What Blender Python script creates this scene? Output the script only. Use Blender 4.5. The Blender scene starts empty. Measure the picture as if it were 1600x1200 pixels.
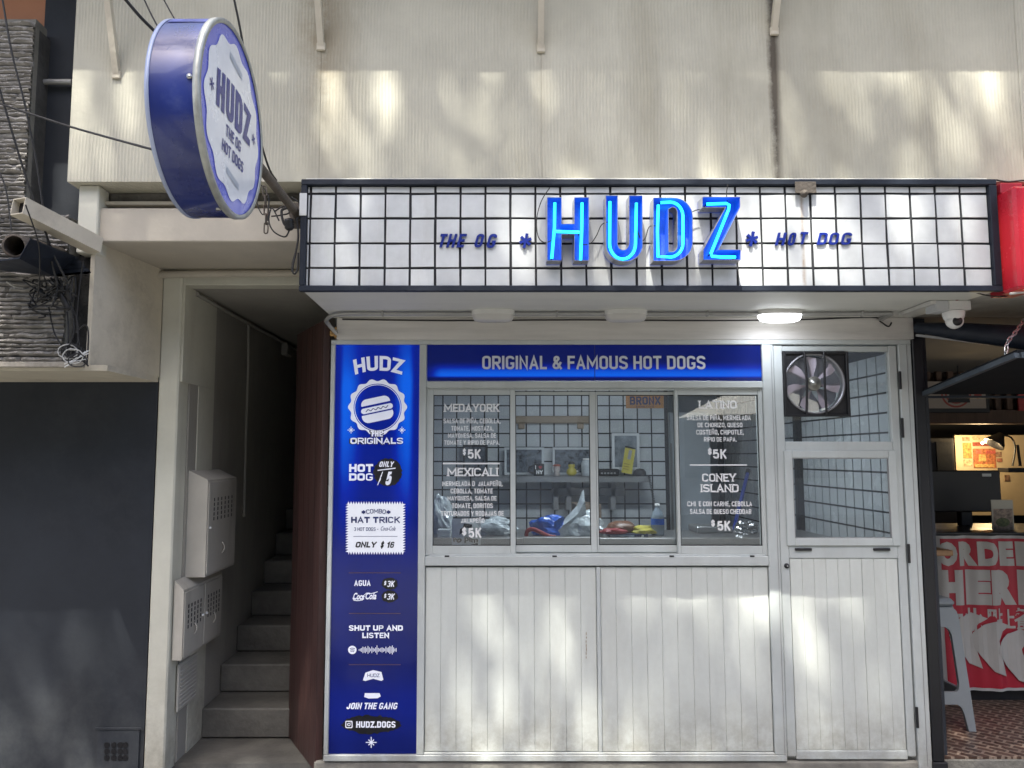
import bpy, bmesh, math, random
from mathutils import Vector, Matrix, noise
from mathutils.geometry import tessellate_polygon
random.seed(7)
R = math.radians
C = bpy.context.scene.collection
SC = bpy.context.scene

# ---------------------------------------------------------------- camera
PITCH = R(5.33); CAMY = -4.0; CAMZ = 1.6
cd = bpy.data.cameras.new('camera'); cam = bpy.data.objects.new('camera', cd); C.objects.link(cam)
cd.sensor_width = 36; cd.lens = 27.0; cd.shift_x = 0.025; cd.clip_start = .05; cd.clip_end = 400
cam.location = (0, CAMY, CAMZ); cam.rotation_euler = (R(90) + PITCH, 0, 0)
SC.camera = cam

# ---------------------------------------------------------------- sky, sun, exposure
SUN = Vector((-.36, -1.0, 2.09)).normalized()          # towards the sun
W = bpy.data.worlds.new('World'); SC.world = W; W.use_nodes = True
nt = W.node_tree; bg = nt.nodes['Background']
sky = nt.nodes.new('ShaderNodeTexSky'); sky.sky_type = 'NISHITA'; sky.sun_disc = False
sky.sun_elevation = math.asin(SUN.z); sky.sun_rotation = math.atan2(SUN.x, SUN.y)
sky.air_density = .9; sky.dust_density = 4.0; sky.ozone_density = .8
nt.links.new(sky.outputs[0], bg.inputs[0]); bg.inputs[1].default_value = 0.13
sl = bpy.data.lights.new('sun', 'SUN'); so = bpy.data.objects.new('sun', sl); C.objects.link(so)
sl.energy = 4.9; sl.angle = R(.53); sl.color = (1, .975, .88)
so.rotation_euler = SUN.to_track_quat('Z', 'Y').to_euler(); so.location = SUN * 20
SC.view_settings.view_transform = 'Standard'; SC.view_settings.look = 'None'
SC.view_settings.exposure = 1.85; SC.view_settings.gamma = 1; SC.view_settings.use_curve_mapping = False

# ---------------------------------------------------------------- measuring helpers
CP, SP = math.cos(PITCH), math.sin(PITCH)
def ray(px, py):
    u = (px - 760) / 1200; v = (600 - py) / 1200
    return Vector((u, CP - v * SP, SP + v * CP))
def P(px, py, Y=0.):                                   # point of the plane y = Y
    d = ray(px, py); return Vector((0, CAMY, CAMZ)) + d * ((Y - CAMY) / d.y)
def PX(px, py, X):                                     # point of the plane x = X
    d = ray(px, py); return Vector((0, CAMY, CAMZ)) + d * (X / d.x)
def X_(px, py, Y=0.): return P(px, py, Y).x
def Z_(py, Y=0.): return P(760, py, Y).z
def rect(x0, y0, x1, y1, Y=0.):                        # upright rectangle X0, X1, Z0, Z1
    a, b, c, d = P(x0, y0, Y), P(x1, y0, Y), P(x0, y1, Y), P(x1, y1, Y)
    return ((a.x + c.x) / 2, (b.x + d.x) / 2, c.z, a.z)

# ---------------------------------------------------------------- materials
MATS = {}
def mat(name, col, rough=.6, metal=0., var=.1, vs=4., bump=0., bs=60., dirt=None, dcol=(.05,.045,.035), ds=2.,
        streak=False, spec=.5, em=None, es=0., coat=0., alpha=None, stretch=(1,1,1)):
    m = bpy.data.materials.new(name); m.use_nodes = True; n = m.node_tree.nodes; L = m.node_tree.links
    b = n['Principled BSDF']
    b.inputs['Roughness'].default_value = rough; b.inputs['Metallic'].default_value = metal
    b.inputs['Specular IOR Level'].default_value = spec; b.inputs['Coat Weight'].default_value = coat
    g = n.new('ShaderNodeNewGeometry'); mp = n.new('ShaderNodeMapping'); mp.inputs['Scale'].default_value = stretch
    L.new(g.outputs['Position'], mp.inputs['Vector'])
    t = n.new('ShaderNodeTexNoise'); t.inputs['Scale'].default_value = vs; t.inputs['Detail'].default_value = 6; t.inputs['Roughness'].default_value = .65
    L.new(mp.outputs[0], t.inputs['Vector'])
    r = n.new('ShaderNodeMapRange'); r.inputs[1].default_value = .3; r.inputs[2].default_value = .7
    r.inputs[3].default_value = 1 - var; r.inputs[4].default_value = 1 + var
    L.new(t.outputs[0], r.inputs[0])
    mx = n.new('ShaderNodeMix'); mx.data_type = 'RGBA'; mx.blend_type = 'MULTIPLY'; mx.inputs[0].default_value = 1
    mx.inputs[6].default_value = (*col, 1); L.new(r.outputs[0], mx.inputs[7]); out = mx.outputs[2]
    oi = n.new('ShaderNodeObjectInfo'); rr = n.new('ShaderNodeMapRange'); rr.inputs[3].default_value = 1 - var * .5; rr.inputs[4].default_value = 1 + var * .3
    L.new(oi.outputs['Random'], rr.inputs[0])
    m3 = n.new('ShaderNodeMix'); m3.data_type = 'RGBA'; m3.blend_type = 'MULTIPLY'; m3.inputs[0].default_value = 1
    L.new(out, m3.inputs[6]); L.new(rr.outputs[0], m3.inputs[7]); out = m3.outputs[2]
    if dirt:
        mp2 = n.new('ShaderNodeMapping'); mp2.inputs['Scale'].default_value = (1, 1, .18) if streak else (1, 1, 1)
        L.new(g.outputs['Position'], mp2.inputs['Vector'])
        t2 = n.new('ShaderNodeTexNoise'); t2.inputs['Scale'].default_value = ds; t2.inputs['Detail'].default_value = 9; t2.inputs['Roughness'].default_value = .72
        L.new(mp2.outputs[0], t2.inputs['Vector'])
        r2 = n.new('ShaderNodeMapRange'); r2.inputs[1].default_value = .52; r2.inputs[2].default_value = .78
        r2.inputs[3].default_value = 0; r2.inputs[4].default_value = dirt; L.new(t2.outputs[0], r2.inputs[0])
        m2 = n.new('ShaderNodeMix'); m2.data_type = 'RGBA'; L.new(r2.outputs[0], m2.inputs[0])
        L.new(out, m2.inputs[6]); m2.inputs[7].default_value = (*dcol, 1); out = m2.outputs[2]
    L.new(out, b.inputs['Base Color'])
    rg = n.new('ShaderNodeMapRange'); rg.inputs[1].default_value = .3; rg.inputs[2].default_value = .7
    rg.inputs[3].default_value = max(0, rough - .06); rg.inputs[4].default_value = min(1, rough + .08)
    L.new(t.outputs[0], rg.inputs[0]); L.new(rg.outputs[0], b.inputs['Roughness'])
    if bump:
        t3 = n.new('ShaderNodeTexNoise'); t3.inputs['Scale'].default_value = bs; t3.inputs['Detail'].default_value = 5
        L.new(mp.outputs[0], t3.inputs['Vector'])
        bp = n.new('ShaderNodeBump'); bp.inputs['Strength'].default_value = bump; bp.inputs['Distance'].default_value = .01
        L.new(t3.outputs[0], bp.inputs['Height']); L.new(bp.outputs[0], b.inputs['Normal'])
    if em: b.inputs['Emission Color'].default_value = (*em, 1); b.inputs['Emission Strength'].default_value = es
    MATS[name] = m; return m
def nodes_of(m): return m.node_tree.nodes, m.node_tree.links, m.node_tree.nodes['Principled BSDF']

cream = mat('cream_paint', (.57,.56,.475), .7, var=.1, vs=2.2, bump=.25, bs=25, dirt=.35, dcol=(.25,.22,.17), ds=2.5, streak=True)
cream_dirty = mat('cream_render', (.56,.51,.41), .8, var=.12, vs=3, bump=.4, bs=30, dirt=.45, dcol=(.13,.11,.085), ds=3.2)
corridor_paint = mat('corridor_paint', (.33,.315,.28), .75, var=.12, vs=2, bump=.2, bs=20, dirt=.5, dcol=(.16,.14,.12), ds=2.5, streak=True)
soffit_m = mat('soffit_paint', (.46,.42,.35), .8, var=.1, vs=2.5, bump=.2, bs=22, dirt=.3, dcol=(.25,.22,.18))
canopy_m = mat('canopy_paint', (.59,.59,.545), .6, var=.08, vs=5, bump=.3, bs=14, dirt=.2, dcol=(.4,.36,.3), stretch=(.25,1,2))
dark_wall_m = mat('dark_blue_paint', (.027,.031,.038), .7, var=.22, vs=2.3, bump=.3, bs=9, dirt=.5, dcol=(.055,.058,.065), ds=1.7, spec=.25)
alu = mat('white_aluminium', (.49,.52,.51), .42, var=.08, vs=5, dirt=.35, dcol=(.33,.31,.27), ds=6, streak=True)
alu_dark = mat('grey_aluminium', (.3,.3,.3), .4, metal=.3, var=.08, vs=6)
board_m = mat('white_painted_board', (.60,.625,.59), .5, var=.06, vs=5, bump=.15, bs=35, dirt=.3, dcol=(.40,.385,.34), ds=5, streak=True, stretch=(1,1,.3))
navy_m = mat('navy_metal', (.014,.019,.030), .5, var=.2, vs=8, bump=.1, bs=50, dirt=.25, dcol=(.05,.055,.065), ds=9, spec=.3)
black_m = mat('black_plastic', (.012,.012,.014), .45, var=.2, vs=8)
rubber_m = mat('black_cable_rubber', (.018,.017,.017), .6, var=.3, vs=20)
white_pl = mat('white_plastic', (.75,.75,.73), .35, var=.05, vs=8, dirt=.2, dcol=(.4,.38,.3), ds=10)
grey_pipe = mat('grey_conduit', (.33,.33,.32), .4, metal=.4, var=.12, vs=12, dirt=.3, dcol=(.15,.14,.12), ds=14)
rust_m = mat('rusty_steel', (.10,.085,.07), .7, metal=.3, var=.35, vs=14, bump=.4, bs=80, dirt=.7, dcol=(.16,.10,.06), ds=8)
wood_red = mat('dark_red_wood', (.045,.019,.016), .5, var=.45, vs=16, bump=.3, bs=40, stretch=(1,1,.07), coat=.15)
concrete = mat('worn_concrete', (.20,.19,.165), .9, var=.25, vs=6, bump=.7, bs=40, dirt=.7, dcol=(.07,.063,.052), ds=4)
step_concrete_m = mat('step_concrete', (.13,.125,.11), .7, var=.3, vs=5, bump=.5, bs=30, dirt=.6, dcol=(.05,.048,.04), ds=4)  # darker concrete for the steps and landing
steel = mat('brushed_steel', (.42,.42,.42), .32, metal=.9, var=.1, vs=10, stretch=(.2,1,1))
vinyl = mat('white_vinyl', (.80,.80,.80), .5, var=.03, vs=20)
print_grey = mat('grey_print_white', (.74,.75,.78), .35, var=.04, vs=12, em=(.7,.75,1.), es=.08)
print_black = mat('black_print', (.010,.010,.012), .4, var=.2, vs=15)
print_navy = mat('navy_print', (.02,.03,.14), .4, var=.1, vs=10)

def dirt_band(m, x, w, amt, z0, z1, col, axis=0, wob=.02, sc=9):
    # a drip or splash of dirt: fades away from x (axis 0) and from z0 towards z1
    n = m.node_tree.nodes; L = m.node_tree.links; b = n['Principled BSDF']
    g = n.new('ShaderNodeNewGeometry'); s = n.new('ShaderNodeSeparateXYZ'); L.new(g.outputs['Position'], s.inputs[0])
    nn = n.new('ShaderNodeTexNoise'); nn.inputs['Scale'].default_value = sc; nn.inputs['Detail'].default_value = 8; nn.inputs['Roughness'].default_value = .75; L.new(g.outputs['Position'], nn.inputs['Vector'])
    z = n.new('ShaderNodeMapRange'); z.inputs[1].default_value = z0; z.inputs[2].default_value = z1; z.inputs[3].default_value = 1; z.inputs[4].default_value = 0; L.new(s.outputs[2], z.inputs[0]); f = z.outputs[0]
    if x is not None:
        c = n.new('ShaderNodeMath'); c.operation = 'MULTIPLY_ADD'; c.inputs[1].default_value = wob; L.new(nn.outputs[0], c.inputs[0]); L.new(s.outputs[0], c.inputs[2])
        d = n.new('ShaderNodeMath'); d.operation = 'SUBTRACT'; d.inputs[1].default_value = x + wob/2; L.new(c.outputs[0], d.inputs[0])
        e = n.new('ShaderNodeMath'); e.operation = 'ABSOLUTE'; L.new(d.outputs[0], e.inputs[0])
        r = n.new('ShaderNodeMapRange'); r.inputs[1].default_value = 0; r.inputs[2].default_value = w; r.inputs[3].default_value = 1; r.inputs[4].default_value = 0; L.new(e.outputs[0], r.inputs[0])
        q = n.new('ShaderNodeMath'); q.operation = 'MULTIPLY'; L.new(f, q.inputs[0]); L.new(r.outputs[0], q.inputs[1]); f = q.outputs[0]
    t = n.new('ShaderNodeMapRange'); t.inputs[1].default_value = .38; t.inputs[2].default_value = .62; t.inputs[3].default_value = .15; t.inputs[4].default_value = 1; L.new(nn.outputs[0], t.inputs[0])
    q = n.new('ShaderNodeMath'); q.operation = 'MULTIPLY'; L.new(f, q.inputs[0]); L.new(t.outputs[0], q.inputs[1])
    q2 = n.new('ShaderNodeMath'); q2.operation = 'MULTIPLY'; q2.inputs[1].default_value = amt; q2.use_clamp = True; L.new(q.outputs[0], q2.inputs[0])
    mx = n.new('ShaderNodeMix'); mx.data_type = 'RGBA'; L.new(q2.outputs[0], mx.inputs[0]); L.new(b.inputs['Base Color'].links[0].from_socket, mx.inputs[6]); mx.inputs[7].default_value = (*col, 1); L.new(mx.outputs[2], b.inputs['Base Color'])
dirt_band(board_m, None, 0, .8, .05, .42, (.24,.22,.17), sc=11)
dirt_band(board_m, None, 0, .15, -1., 3., (.33,.31,.26), sc=38)
dirt_band(alu, None, 0, .7, .05, .30, (.25,.23,.19), sc=13)
dirt_band(cream, None, 0, .7, .0, .7, (.26,.235,.18), sc=7)
dirt_band(dark_wall_m, None, 0, .7, .0, .75, (.075,.078,.080), sc=3.5)
def glass_mat(name, tint=(.86,.9,.92), refl=1.0, haze=.0):
    m = bpy.data.materials.new(name); m.use_nodes = True; n = m.node_tree.nodes; L = m.node_tree.links
    n.remove(n['Principled BSDF']); out = n['Material Output']
    tr = n.new('ShaderNodeBsdfTransparent'); tr.inputs[0].default_value = (*tint, 1)
    gl = n.new('ShaderNodeBsdfGlossy'); gl.inputs['Roughness'].default_value = .01; gl.inputs[0].default_value = (1,1,1,1)
    fr = n.new('ShaderNodeFresnel'); fr.inputs[0].default_value = 1.52
    ml = n.new('ShaderNodeMath'); ml.operation = 'MULTIPLY'; ml.inputs[1].default_value = refl; ml.use_clamp = True; L.new(fr.outputs[0], ml.inputs[0])
    mx = n.new('ShaderNodeMixShader'); L.new(ml.outputs[0], mx.inputs[0]); L.new(tr.outputs[0], mx.inputs[1]); L.new(gl.outputs[0], mx.inputs[2])
    last = mx.outputs[0]
    if haze:                                                     # dust film on the pane
        df = n.new('ShaderNodeBsdfDiffuse'); df.inputs[0].default_value = (.6,.6,.58,1)
        g = n.new('ShaderNodeNewGeometry'); t = n.new('ShaderNodeTexNoise'); t.inputs['Scale'].default_value = 5; t.inputs['Detail'].default_value = 6
        L.new(g.outputs['Position'], t.inputs['Vector'])
        r = n.new('ShaderNodeMapRange'); r.inputs[1].default_value = .3; r.inputs[2].default_value = .75; r.inputs[3].default_value = haze*.3; r.inputs[4].default_value = haze
        L.new(t.outputs[0], r.inputs[0])
        m2 = n.new('ShaderNodeMixShader'); L.new(r.outputs[0], m2.inputs[0]); L.new(last, m2.inputs[1]); L.new(df.outputs[0], m2.inputs[2]); last = m2.outputs[0]
    L.new(last, out.inputs[0]); return m
glass = glass_mat('window_glass', (.90,.93,.94), 1.9, .06)

def em_mat(name, col, s):
    m = bpy.data.materials.new(name); m.use_nodes = True; n = m.node_tree.nodes
    b = n['Principled BSDF']; b.inputs['Base Color'].default_value = (*[min(1, c*.8) for c in col], 1)
    b.inputs['Emission Color'].default_value = (*col, 1); b.inputs['Emission Strength'].default_value = s; return m

# ---------------------------------------------------------------- mesh builder
def reset_curve(cu): pass
class MB:
    def __init__(s): s.v = []; s.f = []; s.sm = []
    def add(s, vs, fs, smooth=False):
        o = len(s.v); s.v += [tuple(v) for v in vs]; s.f += [tuple(i + o for i in f) for f in fs]; s.sm += [smooth] * len(fs); return s
    def box(s, x0, x1, y0, y1, z0, z1, bev=0.):
        if x1 < x0: x0, x1 = x1, x0
        if y1 < y0: y0, y1 = y1, y0
        if z1 < z0: z0, z1 = z1, z0
        if bev:
            b = min(bev, (x1-x0)*.4, (y1-y0)*.4, (z1-z0)*.4)
            bm = bmesh.new(); bmesh.ops.create_cube(bm, size=1)
            for v in bm.verts:
                v.co = Vector(((x0+x1)/2 + v.co.x*(x1-x0), (y0+y1)/2 + v.co.y*(y1-y0), (z0+z1)/2 + v.co.z*(z1-z0)))
            bmesh.ops.bevel(bm, geom=bm.edges[:], offset=b, segments=1, profile=.5, affect='EDGES')
            bm.verts.index_update(); s.add([v.co.copy() for v in bm.verts], [[v.index for v in f.verts] for f in bm.faces]); bm.free(); return s
        return s.add([(x0,y0,z0),(x1,y0,z0),(x1,y1,z0),(x0,y1,z0),(x0,y0,z1),(x1,y0,z1),(x1,y1,z1),(x0,y1,z1)],
                     [(0,3,2,1),(4,5,6,7),(0,1,5,4),(1,2,6,5),(2,3,7,6),(3,0,4,7)])
    def pbox(s, px, Y0, Y1, bev=0.):                              # box from a measured rectangle on the front plane Y0
        a = rect(*px, Y0); return s.box(a[0], a[1], Y0, Y1, a[2], a[3], bev)
    def hexa(s, p):                                               # 8 corners: bottom 4, top 4
        return s.add(p, [(0,3,2,1),(4,5,6,7),(0,1,5,4),(1,2,6,5),(2,3,7,6),(3,0,4,7)])
    def beam(s, a, b, w, h, up=Vector((0,0,1))):
        a, b = Vector(a), Vector(b); d = (b - a).normalized(); x = d.cross(up)
        if x.length < 1e-4: x = Vector((1,0,0))
        x.normalize(); y = x.cross(d).normalized()
        p = []
        for q in (a, b):
            for i, j in ((-1,-1),(1,-1),(1,1),(-1,1)): p.append(q + x*(i*w/2) + y*(j*h/2))
        return s.add(p, [(0,3,2,1),(4,5,6,7),(0,1,5,4),(1,2,6,5),(2,3,7,6),(3,0,4,7)])
    def tube(s, pts, r, n=8, closed=False, cap=True):
        pts = [Vector(p) for p in pts]; m = len(pts); rs = r if isinstance(r, (list, tuple)) else [r]*m
        vs = []; prev = None
        for i, p in enumerate(pts):
            a = pts[(i-1) % m] if (i or closed) else p; b = pts[(i+1) % m] if (i < m-1 or closed) else p
            t = (b - a).normalized()
            if prev is None:
                u = t.cross(Vector((0,0,1)));  u = u if u.length > .05 else t.cross(Vector((0,1,0)))
            else: u = prev - t * prev.dot(t)
            u.normalize(); prev = u; w = t.cross(u)
            for k in range(n):
                an = 2*math.pi*k/n; vs.append(p + (u*math.cos(an) + w*math.sin(an))*rs[i])
        fs = []
        for i in range(m if closed else m-1):
            for k in range(n):
                j = (i+1) % m; fs.append((i*n+k, i*n+(k+1)%n, j*n+(k+1)%n, j*n+k))
        s.add(vs, fs, True)
        if cap and not closed: s.add(vs[:n], [tuple(range(n))[::-1]]); s.add(vs[-n:], [tuple(range(n))])
        return s
    def lathe(s, c, axis, prof, n=32, smooth=True):                # prof: (r, t) along the axis
        c = Vector(c); ax = Vector(axis).normalized(); u = ax.orthogonal().normalized(); w = ax.cross(u)
        vs = []; m = len(prof)
        for r, t in prof:
            for k in range(n):
                a = 2*math.pi*k/n; vs.append(c + ax*t + (u*math.cos(a) + w*math.sin(a))*r)
        fs = [(i*n+k, i*n+(k+1)%n, (i+1)*n+(k+1)%n, (i+1)*n+k) for i in range(m-1) for k in range(n)]
        return s.add(vs, fs, smooth)
    def poly(s, loops, mp, w0=0., w1=None):                        # 2D loops (first outer, others holes); mp(u, v, w) to 3D
        flat = [p for l in loops for p in l]
        tris = tessellate_polygon([[Vector((p[0], p[1], 0)) for p in l] for l in loops])
        s.add([mp(p[0], p[1], w0) for p in flat], tris)
        if w1 is not None:
            s.add([mp(p[0], p[1], w1) for p in flat], [t[::-1] for t in tris])
            for l in loops: s.ribbon(l, mp, w0, w1)
        return s
    def ribbon(s, l, mp, w0, w1, smooth=False):
        k = len(l); s.add([mp(p[0],p[1],w0) for p in l] + [mp(p[0],p[1],w1) for p in l], [(i,(i+1)%k,(i+1)%k+k,i+k) for i in range(k)], smooth); return s
    def build(s, name, m, parent=None, loc=None, fix=False):
        org = Vector(loc) if loc is not None else (parent_origin(parent) if parent else Vector((0,0,0)))
        me = bpy.data.meshes.new(name); me.from_pydata([tuple(Vector(v) - org) for v in s.v], [], s.f)
        me.polygons.foreach_set('use_smooth', s.sm)
        if fix:
            bm = bmesh.new(); bm.from_mesh(me); bmesh.ops.recalc_face_normals(bm, faces=bm.faces[:]); bm.to_mesh(me); bm.free()
        me.materials.append(m); o = bpy.data.objects.new(name, me); C.objects.link(o)
        if parent: o.parent = parent; o.location = org - parent_origin(parent)
        else: o.location = org
        o['org'] = tuple(org); return o
def parent_origin(o): return Vector(o['org'])
def thing(name, label, cat, loc=(0,0,0), group=None):
    o = bpy.data.objects.new(name, None); C.objects.link(o); o.location = loc; o.empty_display_size = .1; o['org'] = tuple(loc)
    o['label'] = label; o['category'] = cat
    if group: o['group'] = group
    return o
def tag(o, label, cat, group=None):
    o['label'] = label; o['category'] = cat
    if group: o['group'] = group
    return o
def structure(o): o['kind'] = 'structure'; return o
def stuff(o): o['kind'] = 'stuff'; return o
def place(src, loc, parent=None, name=None):                        # copy of a one-mesh part at a world location
    o = src.copy(); C.objects.link(o); o.parent = parent; org = Vector(loc)
    o.location = org - (parent_origin(parent) if parent else Vector((0,0,0))); o['org'] = tuple(org); return o
def smooth_path(pts, k=6):
    pts = [Vector(p) for p in pts]; out = []
    for i in range(len(pts)-1):
        a = pts[max(i-1,0)]; b = pts[i]; c = pts[i+1]; d = pts[min(i+2,len(pts)-1)]
        for j in range(k):
            t = j/k; out.append(.5*((2*b) + (c-a)*t + (2*a-5*b+4*c-d)*t*t + (3*b-a-3*c+d)*t**3))
    out.append(pts[-1]); return out
def cable(name, pts, r, m, label, cat='cable', group=None, parent=None):
    o = MB().tube(smooth_path(pts), r, 6).build(name, m, parent, loc=None if parent else pts[0])
    if not parent: tag(o, label, cat, group)
    return o

# ---------------------------------------------------------------- lettering
CAPH = None
_tc = {}
def text_mesh(s, bold=.03, spacing=1.):
    key = (s, bold, spacing)
    if key in _tc: return _tc[key]
    cu = bpy.data.curves.new('t', 'FONT'); cu.body = s; cu.size = 1; cu.offset = bold; cu.resolution_u = 3; cu.space_character = spacing
    cu.fill_mode = 'BOTH'
    ob = bpy.data.objects.new('t', cu); C.objects.link(ob)
    dg = bpy.context.evaluated_depsgraph_get(); me = ob.evaluated_get(dg).to_mesh()
    vs = [tuple(v.co) for v in me.vertices]; fs = [tuple(p.vertices) for p in me.polygons]
    ob.evaluated_get(dg).to_mesh_clear(); bpy.data.objects.remove(ob); bpy.data.curves.remove(cu)
    _tc[key] = (vs, fs); return vs, fs
def text(mb, s, box, mp, bold=.03, shear=0., thick=0., warp=None, sp=1., capfit=True, asp=None, serif=False, t=None):
    """box = u0, v0, u1, v1 in the 2D space of mp(u, v, w); capital height fills v0..v1"""
    if all(c in GLYPH for c in s): return glyph_text(mb, s, box, mp, bold, shear, thick, warp, asp, serif, t=t)
    vs, fs = text_mesh(s, bold, sp)
    if not vs: return mb
    hv, _ = text_mesh('H', bold); hy0 = min(v[1] for v in hv); hy1 = max(v[1] for v in hv)
    if not capfit: hy0 = min(v[1] for v in vs); hy1 = max(v[1] for v in vs)
    q = [(v[0] + shear*(v[1]-hy0), v[1]) for v in vs]
    x0 = min(p[0] for p in q); x1 = max(p[0] for p in q)
    u0, v0, u1, v1 = box; out = []
    for p in q:
        a = (p[0]-x0)/(x1-x0); b = (p[1]-hy0)/(hy1-hy0)
        if warp: u, v = warp(a, b)
        else: u, v = u0 + a*(u1-u0), v0 + b*(v1-v0)
        out.append((u, v))
    mb.add([mp(u, v, 0) for u, v in out], fs)
    if thick:
        mb.add([mp(u, v, thick) for u, v in out], [f[::-1] for f in fs])
        cnt = {}
        for f in fs:
            for i in range(len(f)):
                a, b = f[i], f[(i+1) % len(f)]; k = (min(a,b), max(a,b)); cnt.setdefault(k, []).append((a, b))
        for k, l in cnt.items():
            if len(l) == 1:
                a, b = l[0]; A, B = out[a], out[b]
                mb.add([mp(*A,0), mp(*B,0), mp(*B,thick), mp(*A,thick)], [(0,1,2,3)])
    return mb
def pmap(Y, Xref=None):                                             # photo pixels on the plane y = Y, w goes towards the street
    def f(u, v, w=0.):
        p = P(u, v, Y); return Vector((p.x, Y - w, p.z))
    return f
def fmap(Y):                                                        # metres X, Z on the plane y = Y
    return lambda u, v, w=0.: Vector((u, Y - w, v))
# a condensed signwriter's alphabet drawn with one round-cornered pen; x in widths, y 0..1 (centre lines)
def _q(cx, cy, rx, ry, a0, a1, n=5): return [(cx + rx*math.cos(R(a0+(a1-a0)*i/n)), cy + ry*math.sin(R(a0+(a1-a0)*i/n))) for i in range(n+1)]
def _glyphs():
    w = .42; r = .19; ry = .17; G = {}
    O = _q(r,1-ry,r,ry,180,90) + _q(w-r,1-ry,r,ry,90,0) + _q(w-r,ry,r,ry,0,-90) + _q(r,ry,r,ry,-90,-180)
    G['O'] = (w, [O+[O[0]]]); G['0'] = G['O']
    G['C'] = (w, [[(w,.76)] + _q(w-r,1-ry,r,ry,0,90) + _q(r,1-ry,r,ry,90,180) + _q(r,ry,r,ry,180,270) + _q(w-r,ry,r,ry,270,360) + [(w,.24)]])
    G['G'] = (w, [[(w,.79)] + _q(w-r,1-ry,r,ry,0,90) + _q(r,1-ry,r,ry,90,180) + _q(r,ry,r,ry,180,270) + _q(w-r,ry,r,ry,270,360) + [(w,.42),(w*.55,.42)]])
    G['Q'] = (w, [O+[O[0]], [(w*.6,.2),(w+.05,-.04)]])
    G['D'] = (w, [[(0,0),(0,1),(w-r,1)] + _q(w-r,1-ry,r,ry,90,0)[1:] + _q(w-r,ry,r,ry,0,-90) + [(0,0)]])
    G['U'] = (w, [[(0,1)] + _q(r,ry,r,ry,180,270) + _q(w-r,ry,r,ry,270,360) + [(w,1)]])
    G['J'] = (w*.8, [[(0,.28)] + _q(.16,ry,.16,ry,180,270) + _q(w*.8-.16,ry,.16,ry,270,360) + [(w*.8,1)]])
    G['H'] = (w, [[(0,0),(0,1)], [(w,0),(w,1)], [(0,.5),(w,.5)]])
    G['I'] = (.0, [[(0,0),(0,1)]]); G['1'] = (.16, [[(0,.8),(.16,.98),(.16,0)]])
    G['L'] = (w*.75, [[(0,1),(0,0),(w*.75,0)]]); G['T'] = (w*.95, [[(0,1),(w*.95,1)], [(w*.475,1),(w*.475,0)]])
    G['E'] = (w*.8, [[(w*.8,1),(0,1),(0,0),(w*.8,0)], [(0,.51),(w*.7,.51)]]); G['F'] = (w*.8, [[(w*.8,1),(0,1),(0,0)], [(0,.5),(w*.7,.5)]])
    G['N'] = (w, [[(0,0),(0,1),(w,0),(w,1)]]); G['Ñ'] = (w, G['N'][1] + [[(.07,1.22),(.16,1.28),(.26,1.22),(.35,1.28)]])
    G['M'] = (w*1.45, [[(0,0),(0,1),(w*.725,.25),(w*1.45,1),(w*1.45,0)]]); G['W'] = (w*1.5, [[(0,1),(w*.33,0),(w*.75,.8),(w*1.17,0),(w*1.5,1)]])
    G['A'] = (w*1.1, [[(0,0),(w*.55,1),(w*1.1,0)], [(w*.22,.28),(w*.88,.28)]]); G['V'] = (w*1.1, [[(0,1),(w*.55,0),(w*1.1,1)]])
    G['Y'] = (w*1.1, [[(0,1),(w*.55,.45),(w*1.1,1)], [(w*.55,.45),(w*.55,0)]]); G['X'] = (w, [[(0,0),(w,1)], [(0,1),(w,0)]])
    G['Z'] = (w*.95, [[(0,1),(w*.95,1),(0,0),(w*.95,0)]]); G['K'] = (w, [[(0,0),(0,1)], [(w*.98,1),(0.02,.42)], [(w*.38,.58),(w,0)]])
    P_ = [(0,.46),(w-r,.46)] + _q(w-r,.46+.14,r,.14,-90,0)[1:] + _q(w-r,1-.14,r,.14,0,90) + [(0,1)]
    G['P'] = (w, [P_ + [(0,0)]]); G['R'] = (w, [P_ + [(0,0)], [(w*.45,.46),(w,0)]])
    G['B'] = (w, [[(0,.52),(w-r,.52)] + _q(w-r,.52+.13,r*.9,.13,-90,0)[1:] + _q(w-r,1-.13,r*.9,.13,0,90) + [(0,1),(0,0),(w-r,0)] + _q(w-r,.14,r,.14,-90,0)[1:] + _q(w-r,.38,r,.14,0,90) + [(0,.52)]])
    S = [(w,.80)] + _q(w-r,1-ry,r,ry,0,90) + _q(r,1-ry,r,ry,90,180) + [(0,.72)] + _q(r,.68,r,.14,180,250,3) + _q(w-r,.32,r,.14,70,0,3) + _q(w-r,ry,r,ry,0,-90) + _q(r,ry,r,ry,-90,-180) + [(0,.20)]
    G['S'] = (w, [S]); G['$'] = (w, [S, [(w/2,-.14),(w/2,1.14)]])
    G['5'] = (w, [[(w*.95,1),(.02,1),(.0,.56),(.06,.6)] + _q(w-r,.44,r,.19,90,0) + _q(w-r,ry,r,ry,0,-90) + _q(r,ry,r,ry,-90,-180) + [(0,.24)]])
    G['3'] = (w, [_q(r,1-ry,r,ry,170,90) + _q(w-r,1-ry,r,ry,90,0) + _q(w-r,.53+.15,r,.15,0,-90) + [(w*.4,.53)], [(w*.4,.53)] + _q(w-r,.53-.15,r,.15,90,0) + _q(w-r,ry,r,ry,0,-90) + _q(r,ry,r,ry,-90,-170)])
    G['6'] = (w, [[(w,.8)] + _q(w-r,1-ry,r,ry,0,90) + _q(r,1-ry,r,ry,90,180) + _q(r,ry,r,ry,180,270) + _q(w-r,ry,r,ry,270,360) + _q(w-r,.45,r,.14,0,90) + _q(r,.45,r,.14,90,180)])
    G['2'] = (w, [_q(r,1-ry,r,ry,180,90) + _q(w-r,1-ry,r,ry,90,0) + [(w,.68),(0,0),(w,0)]])
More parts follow.
